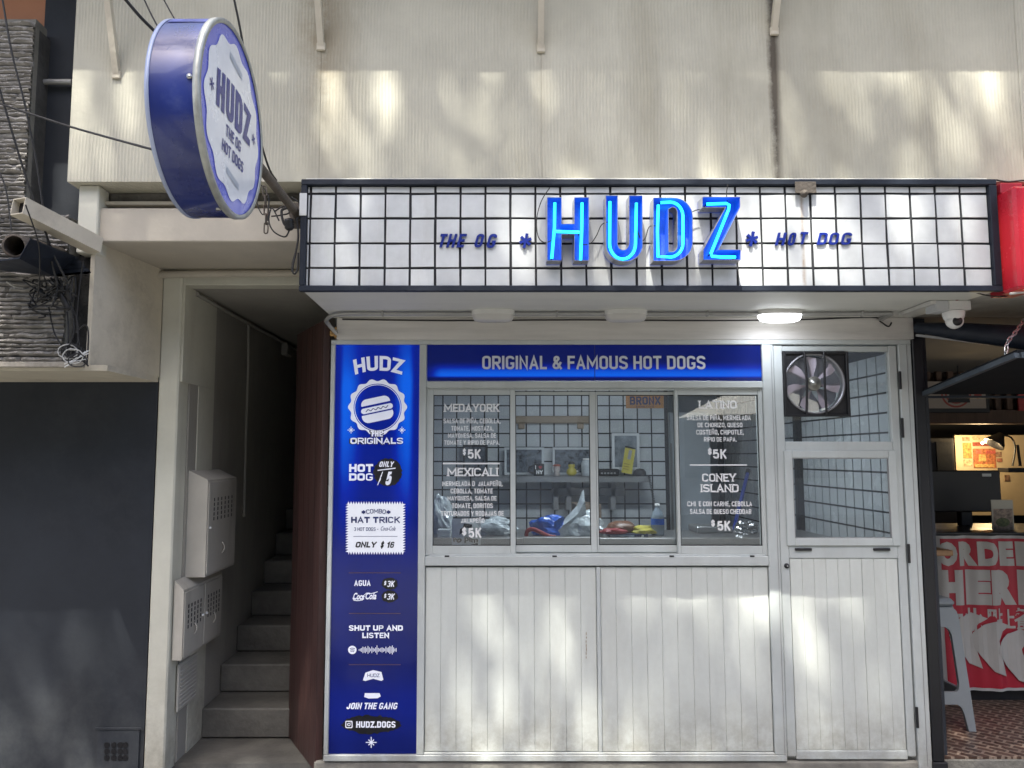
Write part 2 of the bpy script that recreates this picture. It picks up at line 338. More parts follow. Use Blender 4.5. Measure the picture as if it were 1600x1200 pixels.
    G['4'] = (w, [[(w*.75,0),(w*.75,1),(0,.28),(w,.28)]])
    G['&'] = (w*1.15, [[(w*1.15,0),(.07,.72)] + _q(.2,.85,.13,.15,200,-20,7) + [(.06,.40)] + _q(r,ry+.02,r,ry+.02,160,300,6) + [(w*1.08,.45)]])
    G['-'] = (w*.5, [[(0,.45),(w*.5,.45)]]); G['.'] = (.0, [[(0,-.02),(0,.06)]]); G[','] = (.0, [[(0.02,.06),(-.03,-.14)]])
    G['*'] = (w*.8, [[(w*.4+.2*math.cos(R(a)), .6+.24*math.sin(R(a))), (w*.4-.2*math.cos(R(a)), .6-.24*math.sin(R(a)))] for a in (90,30,150)])
    G[' '] = (.20, []); return G
GLYPH = _glyphs()
def pen(path, t, closed):
    """left and right edge of a pen line with mitred corners"""
    p = [Vector(q) for q in path]
    q = [p[0]]
    for v in p[1:]:
        if (v-q[-1]).length > 1e-5: q.append(v)
    p = q; n = len(p)
    if closed and (p[0]-p[-1]).length < 1e-5: p = p[:-1]; n -= 1
    L_, R_ = [], []
    for i in range(n):
        a = p[i-1] if (i or closed) else None; b = p[(i+1) % n] if (i < n-1 or closed) else None
        d1 = (p[i]-a).normalized() if a is not None else None; d2 = (b-p[i]).normalized() if b is not None else None
        if d1 is None: d1 = d2
        if d2 is None: d2 = d1
        n1 = Vector((-d1.y, d1.x)); n2 = Vector((-d2.y, d2.x)); m_ = n1+n2
        m_ = m_.normalized() if m_.length > 1e-4 else n1
        k = min(1/max(.3, m_.dot(n1)), 2.2); L_.append(p[i]+m_*(t/2*k)); R_.append(p[i]-m_*(t/2*k))
    return L_, R_
def glyph_text(mb, s, box, mp, bold=.03, shear=0., thick=0., warp=None, asp=None, serif=False, gap=.10, t=None):
    u0, v0, u1, v1 = box; H = abs(v1-v0); asp = asp or abs(u1-u0)/H
    t = t or min(.34, .115 + bold*1.9)
    T_ = t
    cw = sum(GLYPH[c][0] for c in s); n = len(s); ns = sum(1 for c in s if c != ' ')
    avail = asp - shear
    def total(k, g, tt): return cw*k + ns*tt + (n-1)*g
    k = (avail - ns*t - (n-1)*gap)/max(cw, .01)
    if cw < .01: k = 1
    if k < .45 and cw > .3:                                            # too tight: thinner pen, closer letters
        f_ = avail/(cw*.75 + ns*t + (n-1)*gap); t *= f_; gap *= f_; k = (avail - ns*t - (n-1)*gap)/cw
    x = 0; layer = 0
    for c in s:
        w_, st = GLYPH[c]
        for path in st:
            tp = min(t, .195) if c in 'SGECAK5369&$RBP' else t
            pts = [(x + t/2 + px*k, tp/2 + py*(1-tp)) for px, py in path]
            ps = [pts]
            if serif:
                for e_ in (0, -1):
                    if abs(path[e_][1]) < .01 or abs(path[e_][1]-1) < .01:
                        yy = t*.28 if path[e_][1] < .5 else 1-t*.28; ps.append(('s', [(pts[e_][0]-t*1.05, yy), (pts[e_][0]+t*1.05, yy)]))
            for q_ in ps:
                tt = tp
                if q_[0] == 's': q_ = q_[1]; tt = t*.56
                cl = len(q_) > 3 and abs(q_[0][0]-q_[-1][0]) < 1e-5 and abs(q_[0][1]-q_[-1][1]) < 1e-5
                if len(q_) == 1: continue
                q2 = list(q_)
                if not cl and tt == tp and c not in 'SCGJ3265':                                  # square ends reach the full height
                    for e_, o_ in ((0,1),(-1,-2)):
                        d = Vector(q2[e_])-Vector(q2[o_]); 
                        if d.length > 1e-6: q2[e_] = tuple(Vector(q2[e_]) + d.normalized()*t*.5)
                L_, R_ = pen(q2, tt, cl); m_ = len(L_); layer += 1; lz = .00012*(layer % 4)
                def tr(p_):
                    xx = p_.x + shear*p_.y; a = xx/asp; b = p_.y
                    if warp: return warp(a, b)
                    return (u0 + (u1-u0)*a, v0 + (v1-v0)*b)
                A_ = [tr(p_) for p_ in L_]; B_ = [tr(p_) for p_ in R_]
                fs = [(i, (i+1) % m_, (i+1) % m_ + m_, i+m_) for i in range(m_ if cl else m_-1)]
                mb.add([mp(a_[0], a_[1], thick+lz+.00010*j_/m_) for j_, a_ in enumerate(A_)] + [mp(b_[0], b_[1], thick+lz+.00010*j_/m_) for j_, b_ in enumerate(B_)], fs)
                if thick:
                    loops = [A_ , B_] if cl else [A_ + B_[::-1]]
                    for lp in loops: mb.ribbon(lp, mp, 0, thick)
                    mb.add([mp(a_[0], a_[1], 0) for a_ in A_] + [mp(b_[0], b_[1], 0) for b_ in B_], [f[::-1] for f in fs])
        x += w_*k + (t if c != ' ' else 0) + gap
    return mb
def ptext(mb, s, x0, y0, x1, y1, Y, **k):                           # x0..x1, top y0, baseline y1 measured in the photograph
    a = rect(x0, y0, x1, y1, Y); return text(mb, s, (a[0], a[2], a[1], a[3]), fmap(Y), **k)
def circle(cx, cy, r, n=32, ry=None):
    return [(cx + r*math.cos(2*math.pi*i/n), cy + (ry or r)*math.sin(2*math.pi*i/n)) for i in range(n)]
def stroke(mb, pts, w, mp, z0=0., z1=None):                         # flat pen line through 2D points
    for i in range(len(pts)-1):
        a, b = Vector(pts[i]), Vector(pts[i+1]); d = (b-a); 
        if d.length < 1e-9: continue
        n = Vector((-d.y, d.x)).normalized()*(w/2)
        mb.poly([[(a-n)[:], (b-n)[:], (b+n)[:], (a+n)[:]]], mp, z0, z1)
    return mb
NCL = 430
# ================================================================ the ground and the street
GZ = 0.0
ground_m = mat('paving_concrete', (.11,.108,.10), .85, var=.25, vs=1.5, bump=.5, bs=25, dirt=.5, ds=1.2)
structure(MB().box(-40, 40, -60, 30, -.3, GZ).build('ground', ground_m))
road_m = mat('asphalt', (.05,.05,.052), .85, var=.25, vs=2, bump=.5, bs=70)
structure(MB().box(-40, 40, -16, -8.4, GZ+.0005, GZ+.004).build('road', road_m))

# ================================================================ the concrete building over the shop
PF = -.60                                            # front plane of the parapet
def parapet_material():
    m = mat('combed_concrete', (.50,.48,.395), .85, var=.2, vs=1.1, bump=0, dirt=.7, dcol=(.26,.23,.16), ds=1.2, streak=True)
    n, L, b = nodes_of(m)
    g = n.new('ShaderNodeNewGeometry'); sx = n.new('ShaderNodeSeparateXYZ'); L.new(g.outputs['Position'], sx.inputs[0])
    nz = n.new('ShaderNodeTexNoise'); nz.inputs['Scale'].default_value = 2.2; nz.inputs['Detail'].default_value = 5
    L.new(g.outputs['Position'], nz.inputs['Vector'])
    # combed vertical ribs, pushed about a little
    a = n.new('ShaderNodeMath'); a.operation = 'MULTIPLY_ADD'; a.inputs[1].default_value = .03; L.new(nz.outputs[0], a.inputs[0]); L.new(sx.outputs[0], a.inputs[2])
    k = n.new('ShaderNodeMath'); k.operation = 'MULTIPLY'; k.inputs[1].default_value = 2*math.pi/.0152; L.new(a.outputs[0], k.inputs[0])
    s = n.new('ShaderNodeMath'); s.operation = 'SINE'; L.new(k.outputs[0], s.inputs[0])
    # the comb marks come and go
    n2 = n.new('ShaderNodeTexNoise'); n2.inputs['Scale'].default_value = 1.7; n2.inputs['Detail'].default_value = 7; n2.inputs['Roughness'].default_value = .7
    L.new(g.outputs['Position'], n2.inputs['Vector'])
    r = n.new('ShaderNodeMapRange'); r.inputs[1].default_value = .40; r.inputs[2].default_value = .62; r.inputs[3].default_value = .05; r.inputs[4].default_value = 1.
    L.new(n2.outputs[0], r.inputs[0])
    mm = n.new('ShaderNodeMath'); mm.operation = 'MULTIPLY'; L.new(s.outputs[0], mm.inputs[0]); L.new(r.outputs[0], mm.inputs[1])
    n3 = n.new('ShaderNodeTexNoise'); n3.inputs['Scale'].default_value = 38; n3.inputs['Detail'].default_value = 6; L.new(g.outputs['Position'], n3.inputs['Vector'])
    ad = n.new('ShaderNodeMath'); ad.operation = 'MULTIPLY_ADD'; ad.inputs[1].default_value = 1.6; L.new(n3.outputs[0], ad.inputs[0]); L.new(mm.outputs[0], ad.inputs[2])
    bp = n.new('ShaderNodeBump'); bp.inputs['Strength'].default_value = .32; bp.inputs['Distance'].default_value = .004
    L.new(ad.outputs[0], bp.inputs['Height']); L.new(bp.outputs[0], b.inputs['Normal'])
    # darker tint in the comb grooves; grime: water run below the joint, brown blotch
    src = b.inputs['Base Color'].links[0].from_socket
    def mixin(fac, col, prev):
        q = n.new('ShaderNodeMix'); q.data_type = 'RGBA'; L.new(fac, q.inputs[0]); L.new(prev, q.inputs[6]); q.inputs[7].default_value = (*col, 1); return q.outputs[2]
    gr = n.new('ShaderNodeMapRange'); gr.inputs[1].default_value = .2; gr.inputs[2].default_value = -1; gr.inputs[3].default_value = 0; gr.inputs[4].default_value = .2
    L.new(mm.outputs[0], gr.inputs[0]); src = mixin(gr.outputs[0], (.27,.24,.18), src)
    def band(x, w, amt, zlo, zhi, wob=.03):
        # |x + noise - x0| / w
        nn = n.new('ShaderNodeTexNoise'); nn.inputs['Scale'].default_value = 7; nn.inputs['Detail'].default_value = 8; nn.inputs['Roughness'].default_value = .8; L.new(g.outputs['Position'], nn.inputs['Vector'])
        c = n.new('ShaderNodeMath'); c.operation = 'MULTIPLY_ADD'; c.inputs[1].default_value = wob; L.new(nn.outputs[0], c.inputs[0]); L.new(sx.outputs[0], c.inputs[2])
        d = n.new('ShaderNodeMath'); d.operation = 'SUBTRACT'; d.inputs[1].default_value = x + wob/2; L.new(c.outputs[0], d.inputs[0])
        e = n.new('ShaderNodeMath'); e.operation = 'ABSOLUTE'; L.new(d.outputs[0], e.inputs[0])
        f = n.new('ShaderNodeMapRange'); f.inputs[1].default_value = 0; f.inputs[2].default_value = w; f.inputs[3].default_value = amt; f.inputs[4].default_value = 0; L.new(e.outputs[0], f.inputs[0])
        z = n.new('ShaderNodeMapRange'); z.inputs[1].default_value = zlo; z.inputs[2].default_value = zhi; z.inputs[3].default_value = .35; z.inputs[4].default_value = 1.; L.new(sx.outputs[2], z.inputs[0])
        h = n.new('ShaderNodeMath'); h.operation = 'MULTIPLY'; L.new(f.outputs[0], h.inputs[0]); L.new(z.outputs[0], h.inputs[1])
        w2 = n.new('ShaderNodeMapRange'); w2.inputs[1].default_value = .35; w2.inputs[2].default_value = .55; w2.inputs[3].default_value = .55; w2.inputs[4].default_value = 1; L.new(nn.outputs[0], w2.inputs[0])
        h2 = n.new('ShaderNodeMath'); h2.operation = 'MULTIPLY'; L.new(h.outputs[0], h2.inputs[0]); L.new(w2.outputs[0], h2.inputs[1]); return h2.outputs[0]
    xs = X_(1211, 150, PF)
    src = mixin(band(xs, .034, 1.5, 2.6, 3.35, .03), (.06,.05,.04), src)
    src = mixin(band(xs+.02, .12, .35, 2.9, 3.5, .1), (.2,.17,.12), src)
    src = mixin(band(X_(512, 90, PF), .17, .75, 3.0, 3.5, .2), (.22,.17,.10), src)
    src = mixin(band(X_(848, 90, PF), .05, .3, 2.9, 3.6, .06), (.25,.2,.14), src)
    L.new(src, b.inputs['Base Color']); return m
parapet_m = parapet_material()
bl = thing('concrete_building', 'cream concrete building with combed balcony parapet, beam and white column above the kiosk', 'building', (-1.7, 0, 0))
PXL = X_(112, 150, PF); PZ0 = Z_(284, PF)
joints = [PXL, X_(502,100,PF), X_(846,100,PF), X_(1211,120,PF), X_(1590,100,PF), 4.2]
for i in range(5):
    e = .0004
    b_ = MB().box(joints[i]+e, joints[i+1]-e, PF - (.0 if i % 2 else .0015), PF+.15, PZ0, 4.7)
    b_.build('parapet_panel', parapet_m, bl)
MB().box(PXL+.02, 6, PF+.15, .0, PZ0+.004, PZ0+.2).build('balcony_slab', soffit_m, bl)
# thin dirty ledge band at the top of the frame, as cast
MB().box(joints[0]+.03, 4.2, PF+.15, 1.5, 4.5, 4.7).build('upper_floor', cream, bl)
EAVE_Y = -1.02; EZ = Z_(112, PF) + (PF-EAVE_Y)*SUN.z/abs(SUN.y)
MB().box(-3.3, 6, EAVE_Y, .5, EZ, EZ+.16).build('eave_slab', cream, bl)
for x, y, ln in ((183,118,0),(502,74,0),(845,77,0),(1209,50,0)):
    a = P(x, y, PF); bt = Vector((a.x - .01, EAVE_Y + .1, EZ))
    MB().beam(a, bt, .028, .028).build('brace', cream_dirty, bl)
    MB().box(a.x-.02, a.x+.02, PF-.014, PF, a.z-.02, a.z+.02, .004).build('brace_foot', cream_dirty, bl)
# beam over the stair entrance
BY = -.54; bz0 = Z_(378, BY); bz1 = Z_(325, BY); bx0 = X_(153, 350, BY); CX = -.815; CWB = -1.6
MB().box(bx0, CX, BY, 0.02, bz0, bz1, .006).build('beam', soffit_m, bl)  # darker soffit paint puts the shade on the beam into its colour
MB().box(bx0, CX, BY+.10, 0.0, bz1+.002, PZ0).build('slab_edge', concrete, bl)
MB().box(bx0+.002, CX, BY+.04, BY+.10, bz1+.03, bz1+.045).build('shelf_strip', cream_dirty, bl)
a = rect(121, 292, 153, 395, BY-.02); MB().box(a[0], a[1]-.002, BY-.02, BY+.08, a[2], PZ0-.002, .005).build('corner_post', cream, bl)
# lintel and rounded trim above the stair opening
MB().box(-1.75, -.815, 0.022, .12, CAMZ+.905, bz0+.08, .004).build('lintel', cream, bl)
z = Z_(431); pts = [(X_(244,440), .03, z-.06), (X_(246,437), -.01, z-.02), (X_(256,432), -.025, z), (-1.0, -.03, z+.006), (-.83,-.03,z)]
MB().tube(smooth_path(pts), .019, 10).build('rounded_trim', soffit_m, bl)
# column
cx0 = (X_(247,500)+X_(229,1190))/2; cx1 = (X_(281,500)+X_(258,1190))/2
MB().box(cx0, cx1, 0, .14, 0, Z_(432), .008).build('column', cream, bl)
# side panel of the overhang
sz0 = Z_(570, BY); sz1 = bz0
q = [P(138,570,BY), P(138,398,BY), P(243,461,0), P(243,596,0)]
xa = X_(138,480,BY)
MB().hexa([(xa, BY, sz0), (xa+.02, BY, sz0), (cx0+.003, -.0005, sz0-.002), (xa, .0, sz0-.002), (xa, BY, sz1), (xa+.02, BY, sz1), (cx0+.003, -.0005, sz1), (xa, 0, sz1)]).build('overhang_side', cream_dirty, bl)
MB().box(-6, cx0-.003, BY, -.001, Z_(597), sz0+.0).build('overhang_soffit', cream_dirty, bl)
MB().box(cx0, 6, .3, 12, 2.6, 7).build('rear_block', cream, bl)
MB().box(-6, CWB, .02, .5, Z_(596)+.002, 4.4).build('rear_wall', cream, bl)
MB().box(-6, CWB, .26, .5, 0, Z_(596)).build('rear_wall', cream, bl)

# canopy over the shop front
can = thing('shop_canopy', 'pale boxed canopy that carries the tiled fascia over the kiosk', 'canopy', (.7, 0, 2.3))
KX1 = 2.25; SZ = CAMZ + .7225
MB().box(-.812, KX1, -.655, 0, SZ, PZ0-.003, .004).build('soffit_box', canopy_m, can)
MB().box(KX1+.002, 6, -.56, 0, SZ+.004, PZ0-.003, .004).build('side_box', mat('grey_render', (.36,.355,.33), .85, var=.2, vs=4, bump=.5, bs=30, dirt=.8, dcol=(.1,.09,.08), ds=5), can)
lint = rect(526, 497, 1428, 531, -.02)
MB().box(lint[0], lint[1], -.02, .1, lint[2], SZ, .004).build('fascia_board', mat('pale_wood_board', (.55,.53,.5), .6, var=.14, vs=9, bump=.25, bs=25, stretch=(.15,1,2.), dirt=.2, dcol=(.35,.3,.22)), can)
MB().box(CX, 2.25, .1, 4.0, 2.30, 2.5).build('ceiling_slab', mat('ceiling_paint', (.45,.46,.47), .8), can)

# dark garage wall to the left
dw = thing('dark_wall', 'flat dark blue-grey painted wall left of the white column', 'wall', (-2.5, 0, 0))
MB().box(-6, cx0-.004, .004, .25, 0, Z_(596)).build('wall_face', dark_wall_m, dw)
# dark pilaster strip and stone block above it
nb = thing('stone_building', 'neighbouring building faced with rough grey split stone courses, far left', 'building', (-2.6, -.4, 2))
dx0, dx1 = X_(66, 150, -.42), X_(116, 150, -.42)
MB().box(dx0-.012, PXL+.05, -.42, 0, Z_(430,-.42), 4.7, .004).build('pilaster', dark_wall_m, nb)
MB().box(-6, dx0-.02, -.45, 0, 2.0, 3.499).build('core', concrete, nb)
MB().box(-6, dx0-.014, -.41, 0, 3.5, 4.9).build('upper_wall', mat('orange_brown_render', (.42,.19,.10), .8, var=.1), nb)
def stone(name, x0, x1, z0, z1, Yf, seed):
    rnd = random.Random(seed); mb = MB(); nx = int((x1-x0)/.012); hs = []; z = z0
    while z < z1: h = rnd.uniform(.016, .026); hs.append((z, h)); z += h
    prof = [(0.0, 0.0), (.12, .55), (.4, 1.), (.8, .8), (1., .0)]
    for (zb, h) in hs:
        ph = rnd.uniform(0, 50); amp = rnd.uniform(.6, 1.2); vs = []
        segs = []; x = x0
        while x < x1: w = rnd.uniform(.12, .4); segs.append((x, rnd.uniform(.6, 1.2))); x += w
        for i in range(nx+1):
            x = x0 + (x1-x0)*i/nx
            sg = [s for s in segs if s[0] <= x][-1]; gap = .25 if x - sg[0] < .008 and x - x0 > .01 else 1
            wob = noise.noise(Vector((x*14, ph, 0)))*.35
            for t, d in prof:
                dd = d*.026*amp*sg[1]*gap*(1 + .6*noise.noise(Vector((x*40, ph, t*3))))
                vs.append((x, Yf - dd, zb + h*(t + wob*(.8 if 0 < t < 1 else .8))))
        k = len(prof); fs = [(i*k+j, (i+1)*k+j, (i+1)*k+j+1, i*k+j+1) for i in range(nx) for j in range(k-1)]
        mb.add(vs, fs)
    return stuff(mb.build(name, stone_m, nb))
stone_m = mat('split_stone', (.27,.255,.235), .85, var=.4, vs=18, bump=.6, bs=90, dirt=.6, dcol=(.06,.055,.05), ds=6, stretch=(.6,1,1.5))
u1 = X_(47, 200, BY); stone('upper_stone_courses', -3.0, u1, Z_(340,BY), Z_(38,BY), BY, 1)
l1 = X_(103, 500, BY); stone('lower_stone_courses', -3.0, l1, sz0+.012, Z_(340,BY), BY, 2)
MB().box(-6, u1, BY, -.45, Z_(340,BY), Z_(30,BY)).build('upper_block', concrete, nb)
MB().box(-6, l1, BY+.002, -.45, sz0, Z_(340,BY)).build('lower_block', concrete, nb)
MB().box(u1+.001, dx0-.003, BY+.03, -.42, Z_(435,BY), Z_(42,BY)).build('dark_return', mat('dark_render', (.07,.068,.065), .9, var=.4, vs=9, bump=.6, bs=50), nb)  # side return in a plain near-black render
MB().box(l1+.001, xa-.001, BY+.06, -.3, sz0+.001, Z_(395,BY)).build('dark_corner', mat('dark_corner', (.03,.03,.03), .9, var=.4, vs=9, bump=.6, bs=50), nb)  # near-black block between the lower stone and the side panel
MB().tube([P(66,128,-.45), P(113,128,-.45)], .014, 8).build('rail', grey_pipe, nb)
lp = rect(0, 560, 138, 572, BY-.02); MB().box(-4, xa, BY-.025, BY, sz0-.014, sz0+.012, .004).build('ledge_lip', mat('stained_ledge', (.36,.33,.28), .85, var=.3, vs=7, bump=.6, bs=30, dirt=.8, dcol=(.08,.075,.065), ds=6), nb)

# brown square tube, round pipe and sheet metal at the far left
a, b = P(28, 322, -.95), P(150, 384, -.58)
sq = thing('square_steel_beam', 'open-ended square steel tube painted cream, jutting out beside the stone wall', 'steel tube', b)
d = (b-a).normalized(); x = d.cross(Vector((0,0,1))).normalized(); y = x.cross(d).normalized()
def sqtube(mb, a, b, h, t):
    r = []
    for q in (a, b):
        for s in (h, h-t):
            for i, j in ((-1,-1),(1,-1),(1,1),(-1,1)): r.append(q + x*(i*s) + y*(j*s))
    f = []
    for k in range(4):
        l = (k+1) % 4; f += [(k, l, 8+l, 8+k), (4+k, 12+k, 12+l, 4+l), (k, 4+k, 4+l, l), (8+k, 8+l, 12+l, 12+k)]
    return mb.add(r, f)
sqtube(MB(), a, b, .036, .004).build('tube', cream_dirty, sq)
MB().beam(a + d*.03, a + d*.04, .064, .064).build('inner_shade_plate', print_black, sq)  # black plate stands in for the shade inside the hollow tube
c = P(22, 384, -.95); e = P(90, 402, -.56)
rp = thing('round_pipe', 'open end of a dark round pipe on a sheet metal bracket under the square tube', 'pipe', c)
ax = (e-c).normalized(); MB().lathe(c, ax, [(.040,0),(.048,0),(.048,.42),(.040,.42),(.040,0)], 28).build('pipe', rust_m, rp)
MB().lathe(c, ax, [(.0,.2),(.041,.2)], 28).build('pipe_shade_disc', print_black, rp)  # black disc stands in for the shade deep in the pipe
sheet = [P(-20,408,-1.0), P(30,402,-1.0), P(47,372,-1.0), P(118,400,-.57), P(142,425,-.57), P(85,430,-.57), P(-20,418,-.57)]
mb = MB(); t = Vector((0,0,-.006))
tr = [(0,1,6),(1,2,3),(1,3,5),(1,5,6),(3,4,5)]
mb.add(sheet, tr); mb.add([p+t for p in sheet], [f[::-1] for f in tr]); k = len(sheet)
mb.add(sheet+[p+t for p in sheet], [(i,(i+1)%k,(i+1)%k+k,i+k) for i in range(k)]); mb.build('sheet_bracket', navy_m, rp)

# ================================================================ staircase passage
CW = -1.605; ceilz = CAMZ + .905
pas = thing('stair_passage', 'narrow cream painted stair passage between the white column and the wooden door', 'passage', (-1.2, 1, 0))
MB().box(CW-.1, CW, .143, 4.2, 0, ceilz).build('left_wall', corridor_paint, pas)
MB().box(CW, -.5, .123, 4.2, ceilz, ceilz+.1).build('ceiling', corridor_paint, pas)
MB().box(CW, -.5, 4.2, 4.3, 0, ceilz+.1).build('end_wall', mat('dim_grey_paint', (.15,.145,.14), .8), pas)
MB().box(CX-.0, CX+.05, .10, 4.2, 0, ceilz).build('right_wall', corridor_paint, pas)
z = ceilz-.02
MB().tube(smooth_path([(CW+.012,.16,z), (CW+.014,1.0,z-.005), (CW+.014,2.0,z), (CW+.014,2.6,z-.01)]), .012, 6).build('wall_conduit', corridor_paint, pas)
MB().tube(smooth_path([(CW+.012,1.08,z), (CW+.012,1.1,z-.3), (CW+.011,1.1,1.7), (CW+.011,1.11,1.2)]), .010, 6).build('wall_conduit', corridor_paint, pas)
MB().box(CW, CW+.05, 1.95, 2.1, z-.1, z, .008).build('junction_box', corridor_paint, pas)
crk = mat('dark_crack', (.035,.03,.027), .95, var=.3)
mb = MB(); pr = None
for i in range(60):
    zz = 2.36 - i*.028; yy = .42 + .012*noise.noise(Vector((zz*9,3,0))) + .006*math.sin(zz*31); w = .008 + .006*abs(noise.noise(Vector((zz*30,1,0))))
    cur = (Vector((CW+.002, yy-w/2, zz)), Vector((CW+.002, yy+w/2, zz)))
    if pr: mb.add([pr[0], pr[1], cur[1], cur[0]], [(0,1,2,3)])
    pr = cur
mb.build('wall_crack', crk, pas)
mb = MB(); a0 = PX(284, 1040, CW); a1 = PX(300, 1120, CW)
stn = thing('staircase', 'worn grey concrete steps climbing back into the dark passage', 'stairs', (-1.2, .47, 0))
MB().box(CW, CX, .12, .47, .0, .022).build('landing', step_concrete_m, stn)
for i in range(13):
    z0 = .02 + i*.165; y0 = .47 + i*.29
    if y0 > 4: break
    MB().box(CW+.001, CX-.001, y0, 4.19, z0+.001, z0+.165, .01).build('step', step_concrete_m, stn)

# meter cabinets on the passage wall
cab_m = mat('cream_cabinet_metal', (.50,.475,.42), .5, var=.08, vs=5, bump=.1, bs=20, dirt=.5, dcol=(.2,.17,.13), ds=5, streak=True)
def cabinet(label, Y0, Y1, Z0, Z1, th, doors, holes, name='meter_cabinet'):
    t = thing(name, label, 'meter cabinet', (CW, (Y0+Y1)/2, Z0), 'meter cabinets on the passage wall')
    xf = CW + th
    mb = MB(); mb.hexa([(CW,Y0,Z0-.0),(xf,Y0,Z0),(xf,Y1,Z0),(CW,Y1,Z0),(CW,Y0,Z1+.05),(xf,Y0,Z1),(xf,Y1,Z1),(CW,Y1,Z1+.05)]); mb.build('cabinet_box', cab_m, t)
    for k in range(doors):
        ya = Y0 + (Y1-Y0)*k/doors + .008; yb = Y0 + (Y1-Y0)*(k+1)/doors - .008
        dr = MB().box(xf, xf+.006, ya, yb, Z0+.012, Z1-.012, .003).build('cabinet_door', cab_m, t)
        hm = MB(); nx, nz_, za = holes; zs = Z1 - za
        for i in range(nx):
            for j in range(nz_):
                yy = ya + (yb-ya)*(.18 + .64*i/(nx-1)); zz = zs - j*.026
                hm.box(xf+.0062, xf+.0075, yy-.006, yy+.006, zz-.009, zz+.009)
        hm.build('vent_holes', print_black, dr)['kind'] = 'stuff'
        yk = yb-.02 if (doors == 2 and k == 0) else ya+.02
        MB().lathe((xf+.006, yk, (Z0+Z1)/2), (1,0,0), [(.007,0),(.007,.01),(0,.01)], 12).build('lock', white_pl, dr)
        MB().tube([(xf+.008, (ya+yb)/2, Z0+.16), (xf+.02,(ya+yb)/2,Z0+.14), (xf+.02,(ya+yb)/2,Z0+.12), (xf+.008,(ya+yb)/2,Z0+.10)], .004, 6).build('handle', cab_m, dr)
    return t
cabinet('upper cream metal meter cabinet with one punched vent door on the passage wall', .17, .64, CAMZ-.645, CAMZ-.13, .105, 1, (6,5,.11))
cabinet('lower cream double-door meter cabinet just above the stair foot', .03, .60, CAMZ-1.04, CAMZ-.69, .05, 2, (5,5,.09))
gp = thing('wall_grille', 'plastered-over rectangular grille low on the passage wall below the cabinets', 'grille', (CW, .2, .3))
MB().box(CW, CW+.012, .1, .36, .28, .52, .004).build('grille_frame', cab_m, gp)
for i in range(11): MB().box(CW+.012, CW+.018, .12, .34, .295+i*.02, .305+i*.02, .002).build('louvre', cab_m, gp)

# drain vent at the foot of the dark wall
v = rect(152, 1140, 217, 1192, -.006)
vg = thing('drain_vent', 'dark square vent plate with twelve round holes low on the blue-grey wall', 'vent', (v[0], 0, v[2]))
MB().box(v[0], v[1], -.008, .003, v[2]-.05, v[3]).build('vent_plate', dark_wall_m, vg)
MB().box(v[0]-.012, v[1]+.012, -.012, -.0085, v[3], v[3]+.012, .002).build('vent_lip', dark_wall_m, vg)
for px in (167, 178, 188, 196):
    for py in (1164, 1174, 1184):
        q = P(px, py, -.009); MB().poly([circle(q.x, q.z, .0145, 14)], fmap(-.0090), 0, .0015).build('vent_hole', print_black, vg)
# ================================================================ tiled fascia sign
SY = -.664
sg = thing('fascia_sign', 'wide shop sign of white square tiles with dark grid, blue neon letters and navy frame', 'sign', (.7, SY, 2.4))
F = rect(471, 283, 1556, 457, SY)
fx0, fx1, fz0, fz1 = F; fw = .026
MB().box(fx0, fx1, SY-.028, SY+.0, fz1-fw, fz1, .003).build('frame_top', navy_m, sg)
MB().box(fx0, fx1, SY-.028, SY+.0, fz0, fz0+fw, .003).build('frame_bottom', navy_m, sg)
for a, b in ((fx0, fx0+fw), (fx1-fw-.008, fx1)):
    MB().box(a, b, SY-.028, SY, fz0+fw+.0005, fz1-fw-.0005, .003).build('frame_side', navy_m, sg)
grout = mat('dark_grout', (.022,.023,.027), .85, var=.3, vs=12, bump=.4, bs=80)
MB().box(fx0+.002, fx1-.002, SY+.0005, SY+.006, fz0+.002, fz1-.002).build('grout_board', grout, sg)
tile_m = mat('glazed_white_tile', (.59,.61,.615), .2, var=.1, vs=6, bump=.16, bs=9, dirt=.4, dcol=(.36,.34,.30), ds=6, streak=True, coat=.3)
dirt_band(tile_m, X_(1254,380,-.664), .012, .8, Z_(300,-.664), Z_(300,-.664)+.001, (.35,.25,.16), wob=.012)
def vline(i): return X_(484.5 + 39.15*i, 370, SY)
hl = [Z_(y, SY) for y in (293, 303.5, 342, 381, 419.5, 452)]
vl = [fx0+fw-.004] + [vline(i) for i in range(0, 28)]
vl = [v for v in vl if v < fx1-fw-.02] + [fx1-fw-.004]
g = .0050; rnd = random.Random(3); proto = {}
def tile_mesh(w, h):
    k = (round(w,3), round(h,3))
    if k not in proto:
        proto[k] = MB().box(-w/2, w/2, -.006, 0, -h/2, h/2, .0012).build('tile', tile_m, None, (0,0,0))
    return proto[k]
for i in range(len(vl)-1):
    for j in range(5):
        x0, x1 = vl[i]+g, vl[i+1]-g; z1, z0 = hl[j]-g, hl[j+1]+g
        if j == 0: z1 += g
        if j == 4: z0 -= g*.6
        if x1-x0 < .006: continue
        o = place(tile_mesh(x1-x0, z1-z0), ((x0+x1)/2 + rnd.uniform(-.0012,.0012), SY-.0005 - rnd.uniform(0,.0012), (z0+z1)/2+rnd.uniform(-.0012,.0012)), sg)
        o.rotation_euler = (rnd.gauss(0,.010), rnd.gauss(0,.008), rnd.gauss(0,.012))
for p in proto.values(): bpy.data.objects.remove(p)
a = rect(469.5, 304, 481, 339, SY-.012); MB().box(a[0], a[1], SY-.034, SY-.0285, a[2], a[3], .002).build('loose_tile', tile_m, sg)
a = rect(1242, 284, 1275, 302, SY-.03); MB().box(a[0], a[1], SY-.034, SY-.03, a[2], a[3], .003).build('patch_plate', rust_m, sg)
